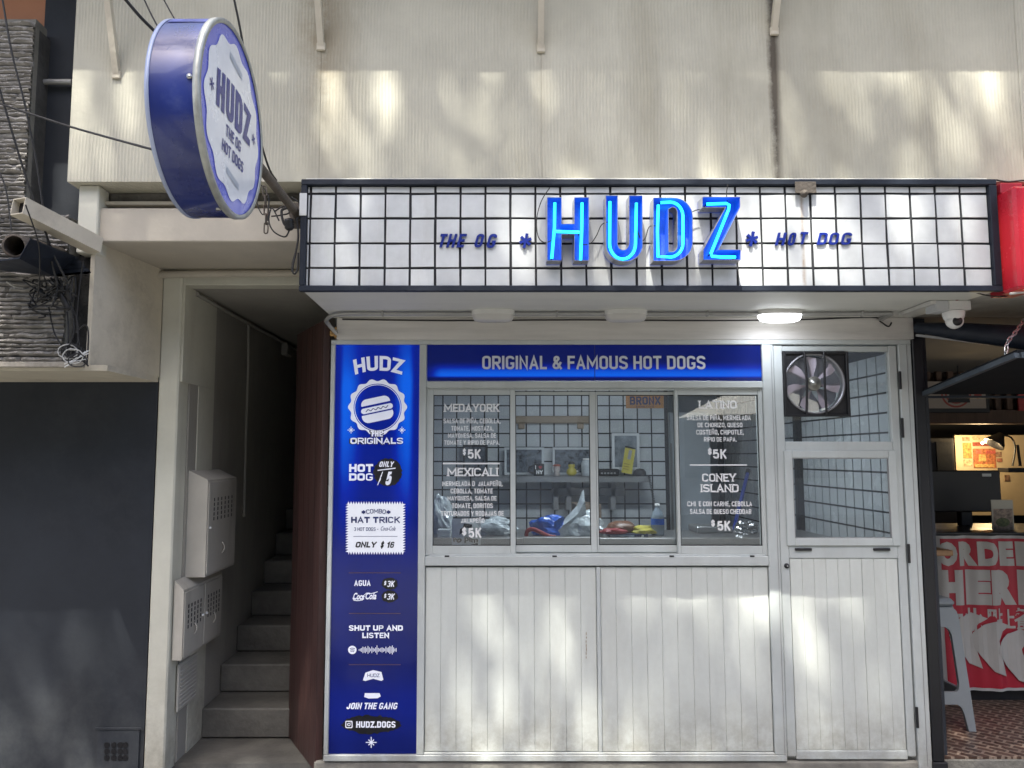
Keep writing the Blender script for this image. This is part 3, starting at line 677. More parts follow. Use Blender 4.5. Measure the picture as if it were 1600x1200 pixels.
c = P(1256, 303, SY-.03); MB().lathe(c, (0,-1,0), [(.0,.022),(.014,.018),(.018,0)], 12).build('patch_knob', rust_m, sg)
# channel letters with neon tubes
letter_back = mat('blue_letter_back', (.06,.11,.50), .25, var=.3, vs=9, em=(.0,.12,.8), es=.09, coat=.5)  # faint emission stands in for neon light falling on the back
letter_side = mat('letter_return', (.42,.43,.48), .3, metal=.6, var=.1, vs=15)
letter_in = mat('letter_inner_blue', (.05,.10,.5), .4, em=(.0,.12,.8), es=.08)  # inner walls glow faintly too, in place of neon light on them
neon = em_mat('neon_tube_glow', (.02,.58,.95), 1.0)
LD = .075; fm = pmap(SY - .012)
def arc(cx, cy, rx, ry, a0, a1, n=12): return [(cx + rx*math.cos(R(a0+(a1-a0)*i/n)), cy + ry*math.sin(R(a0+(a1-a0)*i/n))) for i in range(n+1)]
zx = lambda l: [(820 + x/4, 260 + y/4) for x, y in l]
Hs = [zx([(131,228),(220,228),(220,390),(297,390),(297,228),(387,228),(387,615),(297,615),(297,455),(220,455),(220,615),(131,615)])]
Us = [zx([(490,217),(563,217),(563,500)] + arc(599,510,36,42,180,0)[0:0] + arc(597,505,35,45,180,0,10) + [(632,217),(715,217),(715,520)] + arc(603,520,113,102,0,180,16))]
Ds = [zx([(780,230),(900,230)] + arc(905,345,117,115,-90,0,10) + arc(905,500,117,118,0,90,10) + [(780,618)]),
      zx([(874,300)] + arc(900,315,24,26,-140,-20,5) + [(926,320),(926,520)] + arc(895,530,30,30,10,90,5) + [(874,560)])]
Zs = [zx([(1080,225),(1312,225),(1312,290),(1180,548),(1315,548),(1315,612),(1085,612),(1085,548),(1222,290),(1080,290)])]
Hn = [[(182,248),(180,400),(163,592)], [(350,248),(348,420),(341,605)], [(185,425),(335,430)]]
Un = [[(522,240),(520,500)] + arc(600,500,80,95,170,10,12) + [(680,500),(685,250)]]
Dn = [[(820,262),(815,420),(818,580),(900,583)] + arc(890,500,82,83,80,0,6) + [(972,470),(972,345)] + arc(895,330,77,86,0,-90,6) + [(835,247)]]
Zn = [[(1118,256),(1240,252),(1258,262),(1254,290),(1145,560),(1150,578),(1210,583),(1297,583)]]
for nm, loops, tubes in (('H',Hs,Hn), ('U',Us,Un), ('D',Ds,Dn), ('Z',Zs,Zn)):
    let = MB().poly(loops, fm, 0, .006).build('neon_letter', letter_back, sg)
    let['label'] = 'blue channel letter ' + nm + ' with neon tube'
    mb = MB(); mi = MB()
    for l in loops:
        mb.ribbon(l, fm, 0, LD)
        cx = sum(p[0] for p in l)/len(l); cy = sum(p[1] for p in l)/len(l)
        # inner skin, a touch inside the outline
        n = len(l); inn = []
        area = sum(l[i][0]*l[(i+1)%n][1]-l[(i+1)%n][0]*l[i][1] for i in range(n)); sgn = (1 if area > 0 else -1) * (1 if l is loops[0] else -1)
        for i in range(n):
            p0, p1, p2 = Vector(l[i-1]), Vector(l[i]), Vector(l[(i+1)%n])
            d1 = (p1-p0); d2 = (p2-p1)
            d1 = d1.normalized() if d1.length > 1e-6 else d2.normalized(); d2 = d2.normalized() if d2.length > 1e-6 else d1
            nn = (Vector((-d1.y, d1.x)) + Vector((-d2.y, d2.x)))
            nn = nn.normalized()*sgn if nn.length > 1e-6 else Vector((0,0))
            inn.append(tuple(p1 + nn*.7))
        mi.ribbon(inn, fm, .006, LD-.001)
        for i in range(n):                                            # the rim between the two skins
            j = (i+1) % n; mb.add([fm(*l[i],LD), fm(*l[j],LD), fm(*inn[j],LD), fm(*inn[i],LD)], [(0,1,2,3)])
    mb.build('letter_return', letter_side, let); mi.build('inner_wall', letter_in, let)
    for tb in tubes:
        pts = [fm(820+x/4, 260+y/4, .045) for x, y in tb]
        MB().tube(pts, .0064, 10).build('neon_tube', neon, let)
    mb = MB()
    for tb in tubes:
        for k in (0, len(tb)//2, -1):
            x, y = tb[k]; a = fm(820+x/4, 260+y/4, .006); b = fm(820+x/4, 260+y/4, .045); mb.tube([a, b], .003, 6)
    mb.build('tube_post', print_black, let)
# dark wires between the letters
for w in ([(858,297),(845,318),(838,345),(840,372),(850,382),(862,378)], [(905,385),(920,384),(930,372),(938,355),(948,350)], [(993,362),(1000,378),(1006,375),(1012,358),(1022,356)],
          [(1076,336),(1084,332),(1094,330)], [(1133,318),(1132,305),(1134,292)]):
    MB().tube(smooth_path([fm(x, y, .03) for x, y in w]), .0023, 6).build('letter_wire', rubber_m, sg)
# cut-out script words
blue_cut = mat('cut_blue_acrylic', (.008,.022,.21), .3, var=.1, vs=8)
def word(s, boxes):
    for ch, (x0, y0, x1, y1) in zip(s, boxes):
        mb = MB(); ptext(mb, ch, x0, y0, x1, y1, SY-.010, bold=.036, shear=.28, thick=.007); mb.build('letter', blue_cut, sg)
word('THEOG', [(683,366,700,387),(697,366,715,387),(713,366,730,387),(740,366,758,387),(759,366,778,388)])
word('HOTDOG', [(1210,364,1229,384),(1229,364,1245,384),(1246,363,1263,382),(1275,364,1294,383),(1293,364,1312,383),(1312,364,1332,383)])
for cx, cy in ((821,377),(1174,374)):
    mb = MB()
    for k in range(6):
        a = R(90 + 60*k - 12); dx, dy = math.cos(a), -math.sin(a); r = 9.5 if k % 3 else 11.5
        n = (-dy, dx); mb.poly([[(cx-n[0]*1.4, cy-n[1]*1.4), (cx+dx*r-n[0]*2.4, cy+dy*r-n[1]*2.4), (cx+dx*r+n[0]*2.4, cy+dy*r+n[1]*2.4), (cx+n[0]*1.4, cy+n[1]*1.4)]], pmap(SY-.010), .0002*k, .010+.0002*k)
    mb.build('star', blue_cut, sg)

# ================================================================ round blade sign on its pole
RX = -.833; RCY = -1.56; RCZ = CAMZ + 1.093; RR = .307; TH = .148
rs = thing('round_sign', 'round blue and white lightbox sign with a scalloped badge, projecting from the wall', 'sign', (RX, RCY, RCZ))
th = R(0.); ps = R(-.3)
Mrot = Matrix.Rotation(ps, 3, 'Z') @ Matrix.Rotation(-th, 3, 'Y')
def rm(u, v, w=0.): return Vector((RX, RCY, RCZ)) + Mrot @ Vector((w, u, v))      # u: away from the street front, v: up, w: out of the face
def ring(r): return circle(0, 0, r, 64)
rim_m = mat('blue_drum_vinyl', (.010,.022,.15), .28, var=.15, vs=5, dirt=.25, dcol=(.2,.23,.33), ds=6, coat=.4)
ax = Mrot @ Vector((1,0,0))
MB().lathe(rm(0,0,0), ax, [(RR,-TH),(RR+.001,-.02),(RR,0)], 72).build('drum', rim_m, rs)
MB().lathe(rm(0,0,0), ax, [(RR+.001,-.016),(RR+.006,-.015),(RR+.006,.004),(RR-.008,.005),(RR-.010,.001)], 72).build('silver_rim', mat('worn_aluminium_trim', (.42,.43,.40), .45, metal=.5, var=.25, vs=20), rs)
MB().lathe(rm(0,0,0), ax, [(RR+.001,-TH+.004),(RR+.003,-TH+.003),(RR+.003,-TH-.008),(RR-.01,-TH-.009)], 72).build('back_rim', mat('back_trim', (.35,.4,.55), .4, metal=.3), rs)
back = MB().poly([ring(RR-.005)], rm, -TH-.008).build('back_face', mat('back_face_blue', (.06,.07,.32), .4), rs)
ring_m = mat('periwinkle_acrylic', (.10,.115,.46), .25, var=.06, vs=6, coat=.4, em=(.10,.12,.5), es=.06)
MB().poly([ring(RR-.006)], rm, -.002).build('face_disc', ring_m, rs)
sc_ = [((.255 + .010*math.cos(12*a))*math.cos(a), (.255 + .010*math.cos(12*a))*math.sin(a)) for a in [2*math.pi*i/144 for i in range(144)]]
wf = mat('white_acrylic_face', (.80,.82,.86), .25, var=.08, vs=4, dirt=.2, dcol=(.45,.46,.5), ds=5, coat=.3)
MB().poly([sc_], rm, .0005).build('scalloped_badge', wf, rs)
pv = mat('faded_navy_print', (.02,.032,.22), .35, var=.1, vs=10)
mb = MB()
def warp_h(i0, i1, base, h, bow):
    def w(a, b):
        u = i0 + (i1-i0)*a; t = (u/((i1-i0)/2)); return (u, base + b*h*(1 - .12*t*t) - bow*t*t)
    return w
text(mb, 'HUDZ', (0,0,1,1), lambda u,v,w=0.: rm(u,v,.002+w), bold=.05, asp=2.4, warp=warp_h(-.165,.165,-.015,.135,.0))
mb.build('lettering', pv, rs)
mb = MB(); M2 = lambda u,v,w=0.: rm(u,v,.002+w)
text(mb, 'THE OG', (-.075,-.075,.075,-.035), M2, bold=.035, shear=.1)
mb.build('small_lettering', pv, rs); mb = MB()
text(mb, 'HOT DOGS', (-.105,-.135,.105,-.095), M2, bold=.035, shear=.1)
mb.build('small_lettering', pv, rs)
for cx in (-.205, .205):
    mb = MB()
    for k in range(3):
        a = R(60*k+30); stroke(mb, [(cx-.02*math.cos(a), .03-.02*math.sin(a)), (cx+.02*math.cos(a), .03+.02*math.sin(a))], .006, M2, .0002*k)
    mb.build('printed_star', pv, rs)
for v0 in (.185, -.20):
    MB().poly([[(-.055,v0+.008),(.065,v0-.008),(.065,v0+.014),(-.055,v0+.03)]], M2, 0).build('faded_mark', mat('faded_mark', (.42,.47,.54), .4), rs)
for a in (180, 262):
    q = rm(math.cos(R(a))*RR, math.sin(R(a))*RR, -.025); MB().lathe(q, q - rm(0,0,-.025), [(.008,0),(.008,.006),(0,.007)], 10).build('rivet', steel, rs)
q = rm(-RR*math.cos(R(52)), RR*math.sin(R(52)), 0)
MB().lathe(rm(0,0,0), ax, [(RR+.0022,-TH*.99),(RR+.0022,-.018)], 72).v
mb = MB(); vs = []
for i in range(9):
    a = R(88 + 46*i/8)
    for w_ in (-TH*.93, -.02): vs.append(rm(math.cos(a)*(RR+.0022), math.sin(a)*(RR+.0022), w_))
mb.add(vs, [(2*i, 2*i+1, 2*i+3, 2*i+2) for i in range(8)], True).build('patched_skin', mat('faded_blue_skin', (.09,.11,.33), .4, var=.4, vs=14, dirt=.5, dcol=(.25,.25,.36), ds=12), rs)
pole_y0 = RCY + RR
MB().tube([(RX-.03, pole_y0-.005, RCZ-.0), (RX-.02, -.62, RCZ-.008)], .019, 14).build('pole', rust_m, rs)
MB().tube([(RX-.02, -.63, RCZ-.008), (RX-.02, -.602, RCZ-.008)], .036, 14).build('pole_flange', rust_m, rs)
MB().box(RX-.055, RX+.01, -.604, -.598, RCZ-.07, RCZ+.05, .004).build('mount_plate', rust_m, rs)
# ================================================================ the kiosk front
kk = thing('kiosk', 'white aluminium hot dog kiosk front with menu windows over white painted boards', 'kiosk', (.7, 0, .08))
def fr(px, name='frame_bar', y0=-.02, y1=.05, m=alu, par=kk, bev=.003):
    a = rect(*px, y0); return MB().box(a[0], a[1], y0, y1, a[2], a[3], bev).build(name, m, par)
def stile(xt, yt, xb, yb, w, y0=-.02, y1=.05, name='frame_stile', par=kk, zt=None, zb=None, m=alu):
    x = (X_(xt, yt, y0) + X_(xb, yb, y0))/2; return MB().box(x-w/2, x+w/2, y0, y1, zb if zb is not None else Z_(yb,y0), zt if zt is not None else Z_(yt,y0), .003).build(name, m, par)
ZT = Z_(531, -.02); ZB = Z_(1190, -.02)
xl = (X_(517.5,540)+X_(507.5,1185))/2; xr = (X_(1424,540)+X_(1449,1188))/2
top = MB().box(xl, xr, -.02, .05, Z_(538,-.02), ZT, .003).build('top_rail', alu, kk)
xd = X_(1217, 870)           # left side of the door opening
MB().box(xl, xd, -.02, .05, ZB, Z_(1180,-.02), .003).build('bottom_rail', alu, kk)
e = .0006; zt_, zb_ = Z_(538,-.02)-e, Z_(1180,-.02)+e
XL1 = (X_(523.5,540)+X_(512.5,1185))/2 + .004
XP1 = (X_(657,540)+X_(650,1185))/2; XP2 = (X_(667,540)+X_(662.5,1185))/2
XM1 = (X_(1190,540)+X_(1207,1185))/2; XM2 = (X_(1206.5,540)+X_(1227,1185))/2
XR1 = (X_(1400,540)+X_(1430,1185))/2
MB().box(xl, XL1, -.02, .05, zb_, zt_, .003).build('frame_stile', alu, kk)
MB().box(XP1, XP2, -.02, .05, zb_, zt_, .003).build('frame_stile', alu, kk)
MB().box(XM1, XM2, -.02, .05, zb_, zt_, .003).build('frame_stile', alu, kk)
MB().box(XM2-.013, XM2-.011, -.0225, -.0203, zb_, zt_).build('stile_seam', alu_dark, kk)
MB().box(XR1+.004, xr, -.02, .08, 0.05, zt_, .003).build('frame_stile', alu, kk)
MB().box((XR1+xr)/2+.01, (XR1+xr)/2+.012, -.0225, -.0203, .06, zt_).build('stile_seam', alu_dark, kk)
zw1, zw0 = Z_(595.5,-.02), Z_(606,-.02)
MB().box(XP2+e, XM1-e, -.02, .05, zw0, zw1, .003).build('transom', alu, kk)
MB().box(XP2+e, XM1-e, -.024, .05, Z_(884,-.02), Z_(869,-.02), .003).build('sill_rail', alu, kk)
for px in (695, 863, 1046, 1172):
    a = rect(px, 866, px+7, 868.5, -.026); MB().box(a[0], a[1], -.0262, -.0242, a[2]-.006, a[3]-.006).build('drain_slot', print_black, kk)
# inner track frame round the windows
wy = .0
MB().box(XP2+e, XP2+.014, -.008, .06, Z_(868,-.008), zw0-e, .002).build('window_track', alu, kk)
MB().box(XM1-.014, XM1-e, -.008, .06, Z_(868,-.008), zw0-e, .002).build('window_track', alu, kk)
MB().box(XP2+.0145, XM1-.0145, -.008, .06, zw0-.008, zw0-e, .002).build('window_track', alu, kk)
MB().box(XP2+.0145, XM1-.0145, -.008, .06, Z_(869.5,-.008), Z_(866,-.008), .002).build('window_track', alu, kk)
def sash(name, outer, inner, y0, y1, label, par=kk):
    o = rect(*outer, y0); i = rect(*inner, y0)
    f = MB()
    s = MB().box(o[0], i[0], y0, y1, o[2], o[3], .002)
    s.box(i[1], o[1], y0, y1, o[2], o[3], .002); s.box(i[0]+.0003, i[1]-.0003, y0+.001, y1, i[3], o[3], .002); s.box(i[0]+.0003, i[1]-.0003, y0+.001, y1, o[2], i[2], .002)
    w = s.build(name, alu, par); w['label'] = label
    g_ = MB()
    for a in ((i[0], i[0]+.004, i[2], i[3]), (i[1]-.004, i[1], i[2], i[3]), (i[0]+.004, i[1]-.004, i[3]-.004, i[3]), (i[0]+.004, i[1]-.004, i[2], i[2]+.004)):
        g_.box(a[0], a[1], y0+.006, y0+.012, a[2], a[3])
    g_.build('gasket', print_black, w)
    MB().box(i[0]-.002, i[1]+.002, y0+.0125, y0+.0155, i[2]-.002, i[3]+.002).build('pane', glass, w)
    return w, y0+.011
s1, t1 = sash('sliding_window', (669,609,805,866), (676.5,617,797.5,853), -.006, .024, 'sliding window with menu lettering, far left')
s4, t4 = sash('sliding_window', (1057,609,1195,866), (1061.5,617,1188,853), -.006, .024, 'sliding window with menu lettering, beside the door')
s2, t2 = sash('sliding_window', (799,612,931.5,863), (805.5,617,922.5,852), .026, .056, 'plain sliding window left of centre')
s3, t3 = sash('sliding_window', (932,612,1063,863), (934.5,617,1056,852), .026, .056, 'plain sliding window right of centre')

# menu lettering on the glass
def lines(par, Y, rows, bold=.028, m=vinyl, name='menu_lettering', **k):
    for s, x0, y0, x1, y1 in rows:
        mb = MB(); ptext(mb, s, x0, y0, x1, y1, Y, bold=bold, **k); mb.build(name, m, par)
TY = t1
def serif_title(par, s, x0, y0, x1, y1, Y):
    mb = MB(); ptext(mb, s, x0, y0, x1, y1, Y, bold=.038, serif=True); return mb.build('title_lettering', vinyl, par)
serif_title(s1, 'MEDAYORK', 694, 631, 780, 643.5, TY)
lines(s1, TY, [('SALSA DE PIÑA, CEBOLLA,', 693,654,782,661.5), ('TOMATE, MOSTAZA,',705,665.5,771,673), ('MAYONESA, SALSA DE',700,677,775,684), ('TOMATE Y RIPIO DE PAPA.',694,688,781,695)], bold=.026)
lines(s1, TY, [('$',723,701.5,728,710.5), ('5K',731,702,751,716.5)], bold=.055)
r_ = rect(692,723,781,725.5,TY); MB().box(r_[0], r_[1], TY-.0004, TY, r_[2], r_[3]).build('menu_rule', vinyl, s1)
serif_title(s1, 'MEXICALI', 699, 731, 778, 744, TY)
lines(s1, TY, [('MERMELADA D',691,752,742,759.5), ('JALAPEÑO,',747,752,785,759.5), ('CEBOLLA, TOMATE',704,763.5,770,771), ('MAYONESA, SALSA DE',699,775,776,782), ('TOMATE, DORITOS',706,786.5,770,794),
               ('TRITURADOS Y RODAJAS DE',689,798.5,787,806), ('JALAPEÑO',720,810,757,817)], bold=.028)
lines(s1, TY, [('$',722,825,729,836), ('5K',732,825,752,840)], bold=.055)
serif_title(s4, 'LATINO', 1092, 626, 1151, 638.5, TY)
lines(s4, TY, [('SALSA DE PIÑA, MERMELADA',1073,649,1173,656.5), ('DE CHORIZO, QUESO',1090,660.5,1160,667.5), ('COSTEÑO, CHIPOTLE,',1088,671.5,1162,679), ('RIPIO DE PAPA.',1100,683,1151,690)], bold=.026)
lines(s4, TY, [('$',1106,701,1112,710), ('5K',1114,702,1135,716.5)], bold=.055)
r_ = rect(1078,725.5,1167,727.5,TY); MB().box(r_[0], r_[1], TY-.0004, TY, r_[2], r_[3]).build('menu_rule', vinyl, s4)
serif_title(s4, 'CONEY', 1097, 740, 1150, 752.5, TY); serif_title(s4, 'ISLAND', 1095, 756.5, 1154, 769, TY)
lines(s4, TY, [('CHI',1074,783.5,1087,791),('E CON CARNE, CEBOLLA',1092,783.5,1175,791), ('SALSA DE QUESO CHEDDAR',1078,795.5,1174,803)], bold=.026)
lines(s4, TY, [('$',1111,813,1117,822), ('5K',1121,814,1141,829)], bold=.055)

# painted boards under the windows
def boards(par, x0, x1, z0, z1, n, y0, name='board'):
    w = (x1-x0)/n; rb = random.Random(int(x0*100)+n)
    for i in range(n):
        j = rb.uniform(0, .0012)
        o = MB().box(x0+i*w+.0004, x0+(i+1)*w-.0004, y0+j, y0+.012, z0+rb.uniform(0,.002), z1-rb.uniform(0,.002), .0016).build(name, board_m, par)
bz1_, bz0_ = Z_(885.5), Z_(1173.5)
XD1 = (X_(930.5,890)+X_(935.5,1170))/2; XD2 = (X_(936.5,890)+X_(941,1170))/2
MB().box(XP2+e, XM1-e, -.018, .05, ZB+.03, bz0_-.0015, .003).build('board_rail', alu, kk)
MB().box(XD1, XD2, -.017, .05, bz0_, bz1_+.001, .002).build('board_stile', alu, kk)
boards(kk, XP2+.003, XD1-.002, bz0_, bz1_, 11, -.008)
boards(kk, XD2+.002, XM1-.003, bz0_, bz1_, 11, -.008)
MB().box(XP2, XM1, .006, .05, bz0_, bz1_).build('board_backing', alu_dark, kk)
c = P(920, 1008, -.009)
mb = MB()
for k in range(7):
    c = P(916 + .3*math.sin(k*2), 990+k*6.2, -.0095); mb.poly([circle(c.x, c.z, .0018, 6, .010+.003*math.sin(k*5))], fmap(-.0095 - .0001*k), 0)
mb.build('rust_scratch', mat('rust_scratch', (.28,.19,.11), .8), kk)

# ---------------------------------------------------------------- blue header lightbox
hd = thing('header_sign', 'long blue backlit header sign over the sliding windows', 'sign', (.7, -.02, Z_(570)))
def lit_panel(name, glow_fn, base=(.003,.008,.085)):
    m = mat(name, base, .14, var=.1, vs=3, spec=.4, coat=.0); n, L, b = nodes_of(m)
    g = n.new('ShaderNodeNewGeometry'); s = n.new('ShaderNodeSeparateXYZ'); L.new(g.outputs['Position'], s.inputs[0])
    f = glow_fn(n, L, s, g)
    ramp = n.new('ShaderNodeValToRGB'); L.new(f, ramp.inputs[0]); cr = ramp.color_ramp
    cr.elements[0].position = 0; cr.elements[0].color = (.001,.004,.075,1); cr.elements[1].position = 1; cr.elements[1].color = (.003,.15,1,1)
    el = cr.elements.new(.45); el.color = (.001,.018,.42,1)
    L.new(ramp.outputs[0], b.inputs['Emission Color']); b.inputs['Emission Strength'].default_value = .20; return m
def mr(n, L, src, a, b_, c=0., d=1., smooth=True):
    q = n.new('ShaderNodeMapRange'); q.interpolation_type = 'SMOOTHSTEP' if smooth else 'LINEAR'
    q.inputs[1].default_value = a; q.inputs[2].default_value = b_; q.inputs[3].default_value = c; q.inputs[4].default_value = d; L.new(src, q.inputs[0]); return q.outputs[0]
def mth(n, L, op, a, b_):
    q = n.new('ShaderNodeMath'); q.operation = op
    for i, v_ in enumerate((a, b_)):
        if isinstance(v_, float): q.inputs[i].default_value = v_
        else: L.new(v_, q.inputs[i])
    return q.outputs[0]
H = rect(667.5, 538.5, 1190, 595, -.006)
def glow_header(n, L, s, g):
    # LED strip lying along the bottom of the box
    lo = mr(n, L, s.outputs[2], H[2]+.012, H[2]+.028, 0., 1.); hi = mr(n, L, s.outputs[2], H[2]+.028, H[2]+.105, 1., 0.)
    xx = mr(n, L, s.outputs[0], H[0], H[0]+.08, .2, 1.)
    return mth(n, L, 'MULTIPLY', mth(n, L, 'MULTIPLY', lo, hi), xx)
hm_ = lit_panel('backlit_blue_header', glow_header)
xm = X_(929, 566); 
for a, b_ in ((H[0], xm-.002), (xm+.002, H[1])):
    MB().box(a, b_, -.006, .02, H[2], H[3], .001).build('lit_panel', hm_, hd)
MB().box(xm-.0018, xm+.0018, -.0045, .02, H[2], H[3]).build('panel_joint', print_navy, hd)
mb = MB(); ptext(mb, 'ORIGINAL & FAMOUS HOT DOGS', 753.5, 556, 1102, 577, -.0085, bold=.032); mb.build('lettering', mat('header_letters', (.60,.62,.64), .5, var=.03), hd)

# ---------------------------------------------------------------- tall blue menu lightbox
mn = thing('menu_lightbox', 'tall blue backlit menu panel with white price lettering left of the windows', 'menu board', (-.6, -.02, 1.0))
A = (XL1+.001, XP1-.001, zb_+.0005, zt_-.0005)
def glow_menu(n, L, s, g):
    nz = n.new('ShaderNodeTexNoise'); nz.inputs['Scale'].default_value = 3; L.new(g.outputs['Position'], nz.inputs['Vector'])
    w = A[1]-A[0]
    l = mth(n, L, 'MULTIPLY', mr(n, L, s.outputs[0], A[0]+.015, A[0]+.05, 0., 1.), mr(n, L, s.outputs[0], A[0]+.05, A[0]+.17, 1., 0.))
    r = mth(n, L, 'MULTIPLY', mr(n, L, s.outputs[0], A[1]-.06, A[1]-.016, 1., 0.), mr(n, L, s.outputs[0], A[1]-.16, A[1]-.06, 0., 1.))
    e_ = mth(n, L, 'MAXIMUM', l, r)
    v = mr(n, L, s.outputs[2], Z_(900), Z_(560), .0, 1.); v2 = mr(n, L, s.outputs[2], Z_(620), A[3], 1., .35)
    u = mth(n, L, 'MULTIPLY', e_, mth(n, L, 'MULTIPLY', v, v2))
    base = mr(n, L, s.outputs[2], Z_(980), Z_(620), .0, .28)
    low = mth(n, L, 'MULTIPLY', mr(n, L, s.outputs[2], Z_(1170), Z_(1110), 0., .12), mr(n, L, s.outputs[2], Z_(1100), Z_(1040), 1., 0.))
    q = mth(n, L, 'ADD', mth(n, L, 'ADD', u, base), low); return mth(n, L, 'MULTIPLY', q, mr(n, L, nz.outputs[0], .3, .7, .85, 1.1))
MB().box(A[0], A[1], -.006, .02, A[2], A[3], .001).build('lit_panel', lit_panel('backlit_blue_menu', glow_menu), mn)
MY = -.0075; mm_ = pmap(MY)
def mtext(rows, m=print_grey, **k):
    for s, x0, y0, x1, y1 in rows:
        mb = MB(); ptext(mb, s, x0, y0, x1, y1, MY-.0008, **k); mb.build('lettering', m, mn)
def warp_px(x0, x1, y0, y1, bow, Y):
    def w(a, b):
        u = x0 + (x1-x0)*a; t = 2*a-1; fan = 1 + .10*b
        return ((x0+x1)/2 + (u-(x0+x1)/2)*fan, y1 + bow*t*t - b*(y1-y0))
    return w
mb = MB(); text(mb, 'HUDZ', (0,0,1,1), pmap(MY-.0008), bold=.05, asp=3.1, warp=warp_px(555,628,556,579,6.5,MY)); mb.build('lettering', print_grey, mn)
c = (590, 637); sc2 = [(c[0] + (44.3+1.9*math.cos(14*a))*math.cos(a), c[1]-1 + (42.3+1.9*math.cos(14*a))*math.sin(a)) for a in [2*math.pi*i/140 for i in range(140)]]
MB().poly([sc2, circle(c[0],c[1],37.5,48)[::-1]], pmap(MY-.0006), 0).build('scalloped_ring', print_grey, mn)
mb = MB(); rr_ = circle(c[0],c[1],36.3,48); rr2 = circle(c[0],c[1],35.3,48)
mb.poly([rr_, rr2[::-1]], pmap(MY-.0006), 0).build('thin_ring', print_grey, mn)
# a plain hot dog in a bun stands in the badge
mb = MB(); pz = pmap(MY-.0008)
def rot(l, cx, cy, a): return [(cx+(x)*math.cos(a)-(y)*math.sin(a), cy+(x)*math.sin(a)+(y)*math.cos(a)) for x, y in l]
def capsule(w, h, n=10): return [( w + h*math.cos(R(t)), h*math.sin(R(t))) for t in [-90+180*i/n for i in range(n+1)]] + [(-w + h*math.cos(R(t)), h*math.sin(R(t))) for t in [90+180*i/n for i in range(n+1)]]
mb.poly([rot([(x, max(y, -3)) for x, y in capsule(15, 10)], 590, 648, R(-12))], pz)
mb.poly([rot([(x, y) for x, y in capsule(21, 4.3)], 589, 638.5, R(-12))], pz)
mb.poly([rot([(x, min(y, 1)) for x, y in capsule(14, 9)], 587, 630, R(-12))], pz)
mb.build('badge_picture', print_grey, mn)
mb = MB(); zz_ = [rot([(-18+4*i, 1.6*(-1)**i)], 589, 638.5, R(-12))[0] for i in range(10)]; stroke(mb, zz_, 1.2, pmap(MY-.0014)); mb.build('badge_line', print_navy, mn)
# dark backing of THE ORIGINALS
mb = MB(); ptext(mb, 'THE', 577, 672, 600, 683, MY-.0010, bold=.13); mb.build('lettering_shadow', print_black, mn)
mb = MB(); ptext(mb, 'ORIGINALS', 545.5, 684.5, 629, 694.5, MY-.0010, bold=.13); mb.build('lettering_shadow', print_black, mn)
mtext([('THE',579,672.5,598,682)], bold=.04)
for s_, b_ in (('THE',(579,672.5,598,682)),('ORIGINALS',(547.5,684,630,693.5))):
    mb = MB(); ptext(mb, s_, *b_, MY-.0016, bold=.075); mb.build('lettering', print_grey, mn)
def burst(cx, cy, r, rough, n=46, ry=None, seed=1):
    rd = random.Random(seed); return [(cx + (r+rd.uniform(-rough, rough))*math.cos(2*math.pi*i/n), cy + ((ry or r)+rd.uniform(-rough, rough))*math.sin(2*math.pi*i/n)) for i in range(n)]
MB().poly([burst(606,738,22,1.6)], pmap(MY-.0005), 0).build('dark_burst', print_black, mn)
mtext([('HOT',545.5,725,583,737.5),('DOG',545.5,739.5,583,751)], bold=.085)
mtext([('ONLY',592,721,616,729.5)], bold=.05, shear=.25)
mtext([('5',601,737,615,758)], bold=.06, shear=.25)
mb = MB(); stroke(mb, [(590,735),(618,731.5)], 1.6, pmap(MY-.001)); stroke(mb, [(590,758),(598,737)], 1.2, pmap(MY-.001)); mb.build('price_rule', print_grey, mn)
mtext([('$',592,742,597,752)], bold=.04, shear=.3)
for x, y, r in ((548.5,672,5.5),(628,672,5.5),(580,1160,8.5)):
    mb = MB()
    for k in range(4):
        a = R(45*k); q = r*(1 if k % 2 == 0 else .72); stroke(mb, [(x-q*math.cos(a), y-q*math.sin(a)), (x+q*math.cos(a), y+q*math.sin(a))], 1.5 if r > 6 else 1.0, pmap(MY-.001-.0001*k))
    mb.build('star_mark', print_grey, mn)
# zigzag combo ticket
zg = []; X0, X1, Y0, Y1 = 542.5, 631, 786, 864
for i in range(22): x = X0+(X1-X0)*i/22; zg += [(x, Y0+2.2), (x+(X1-X0)/44, Y0-2.6)]
for i in range(19): y = Y0+(Y1-Y0)*i/19; zg += [(X1-1.8, y+1), (X1+2.8, y+(Y1-Y0)/38)]
for i in range(22): x = X1-(X1-X0)*i/22; zg += [(x, Y1-2.), (x-(X1-X0)/44, Y1+2.8)]
for i in range(19): y = Y1-(Y1-Y0)*i/19; zg += [(X0+1.8, y-1), (X0-2.8, y-(Y1-Y0)/38)]
MB().poly([zg], pmap(MY-.0006), 0).build('combo_ticket', mat('ticket_white', (.78,.80,.84), .35, var=.05, vs=9, em=(.8,.85,1.), es=.06), mn)
def mt2(rows, m, **k):
    for s, x0, y0, x1, y1 in rows:
        mb = MB(); ptext(mb, s, x0, y0, x1, y1, MY-.0018, **k); mb.build('ticket_lettering', m, mn)
mb = MB(); text(mb, 'COMBO', (0,0,1,1), pmap(MY-.0018), bold=.02, asp=4.1, warp=warp_px(573,602,795,802,1.6,MY)); mb.build('ticket_lettering', print_navy, mn)
mt2([('*',565,796,571,806),('*',604,796,610,806)], print_navy, bold=.04)
mt2([('HAT TRICK',548.5,807.5,625,817)], print_navy, bold=.085)
mt2([('3 HOT DOGS - ',553,824,593,829.5)], print_navy, bold=.015)
mt2([('Coca-Cola',595,822.5,618,829)], print_navy, bold=.01, shear=.4)
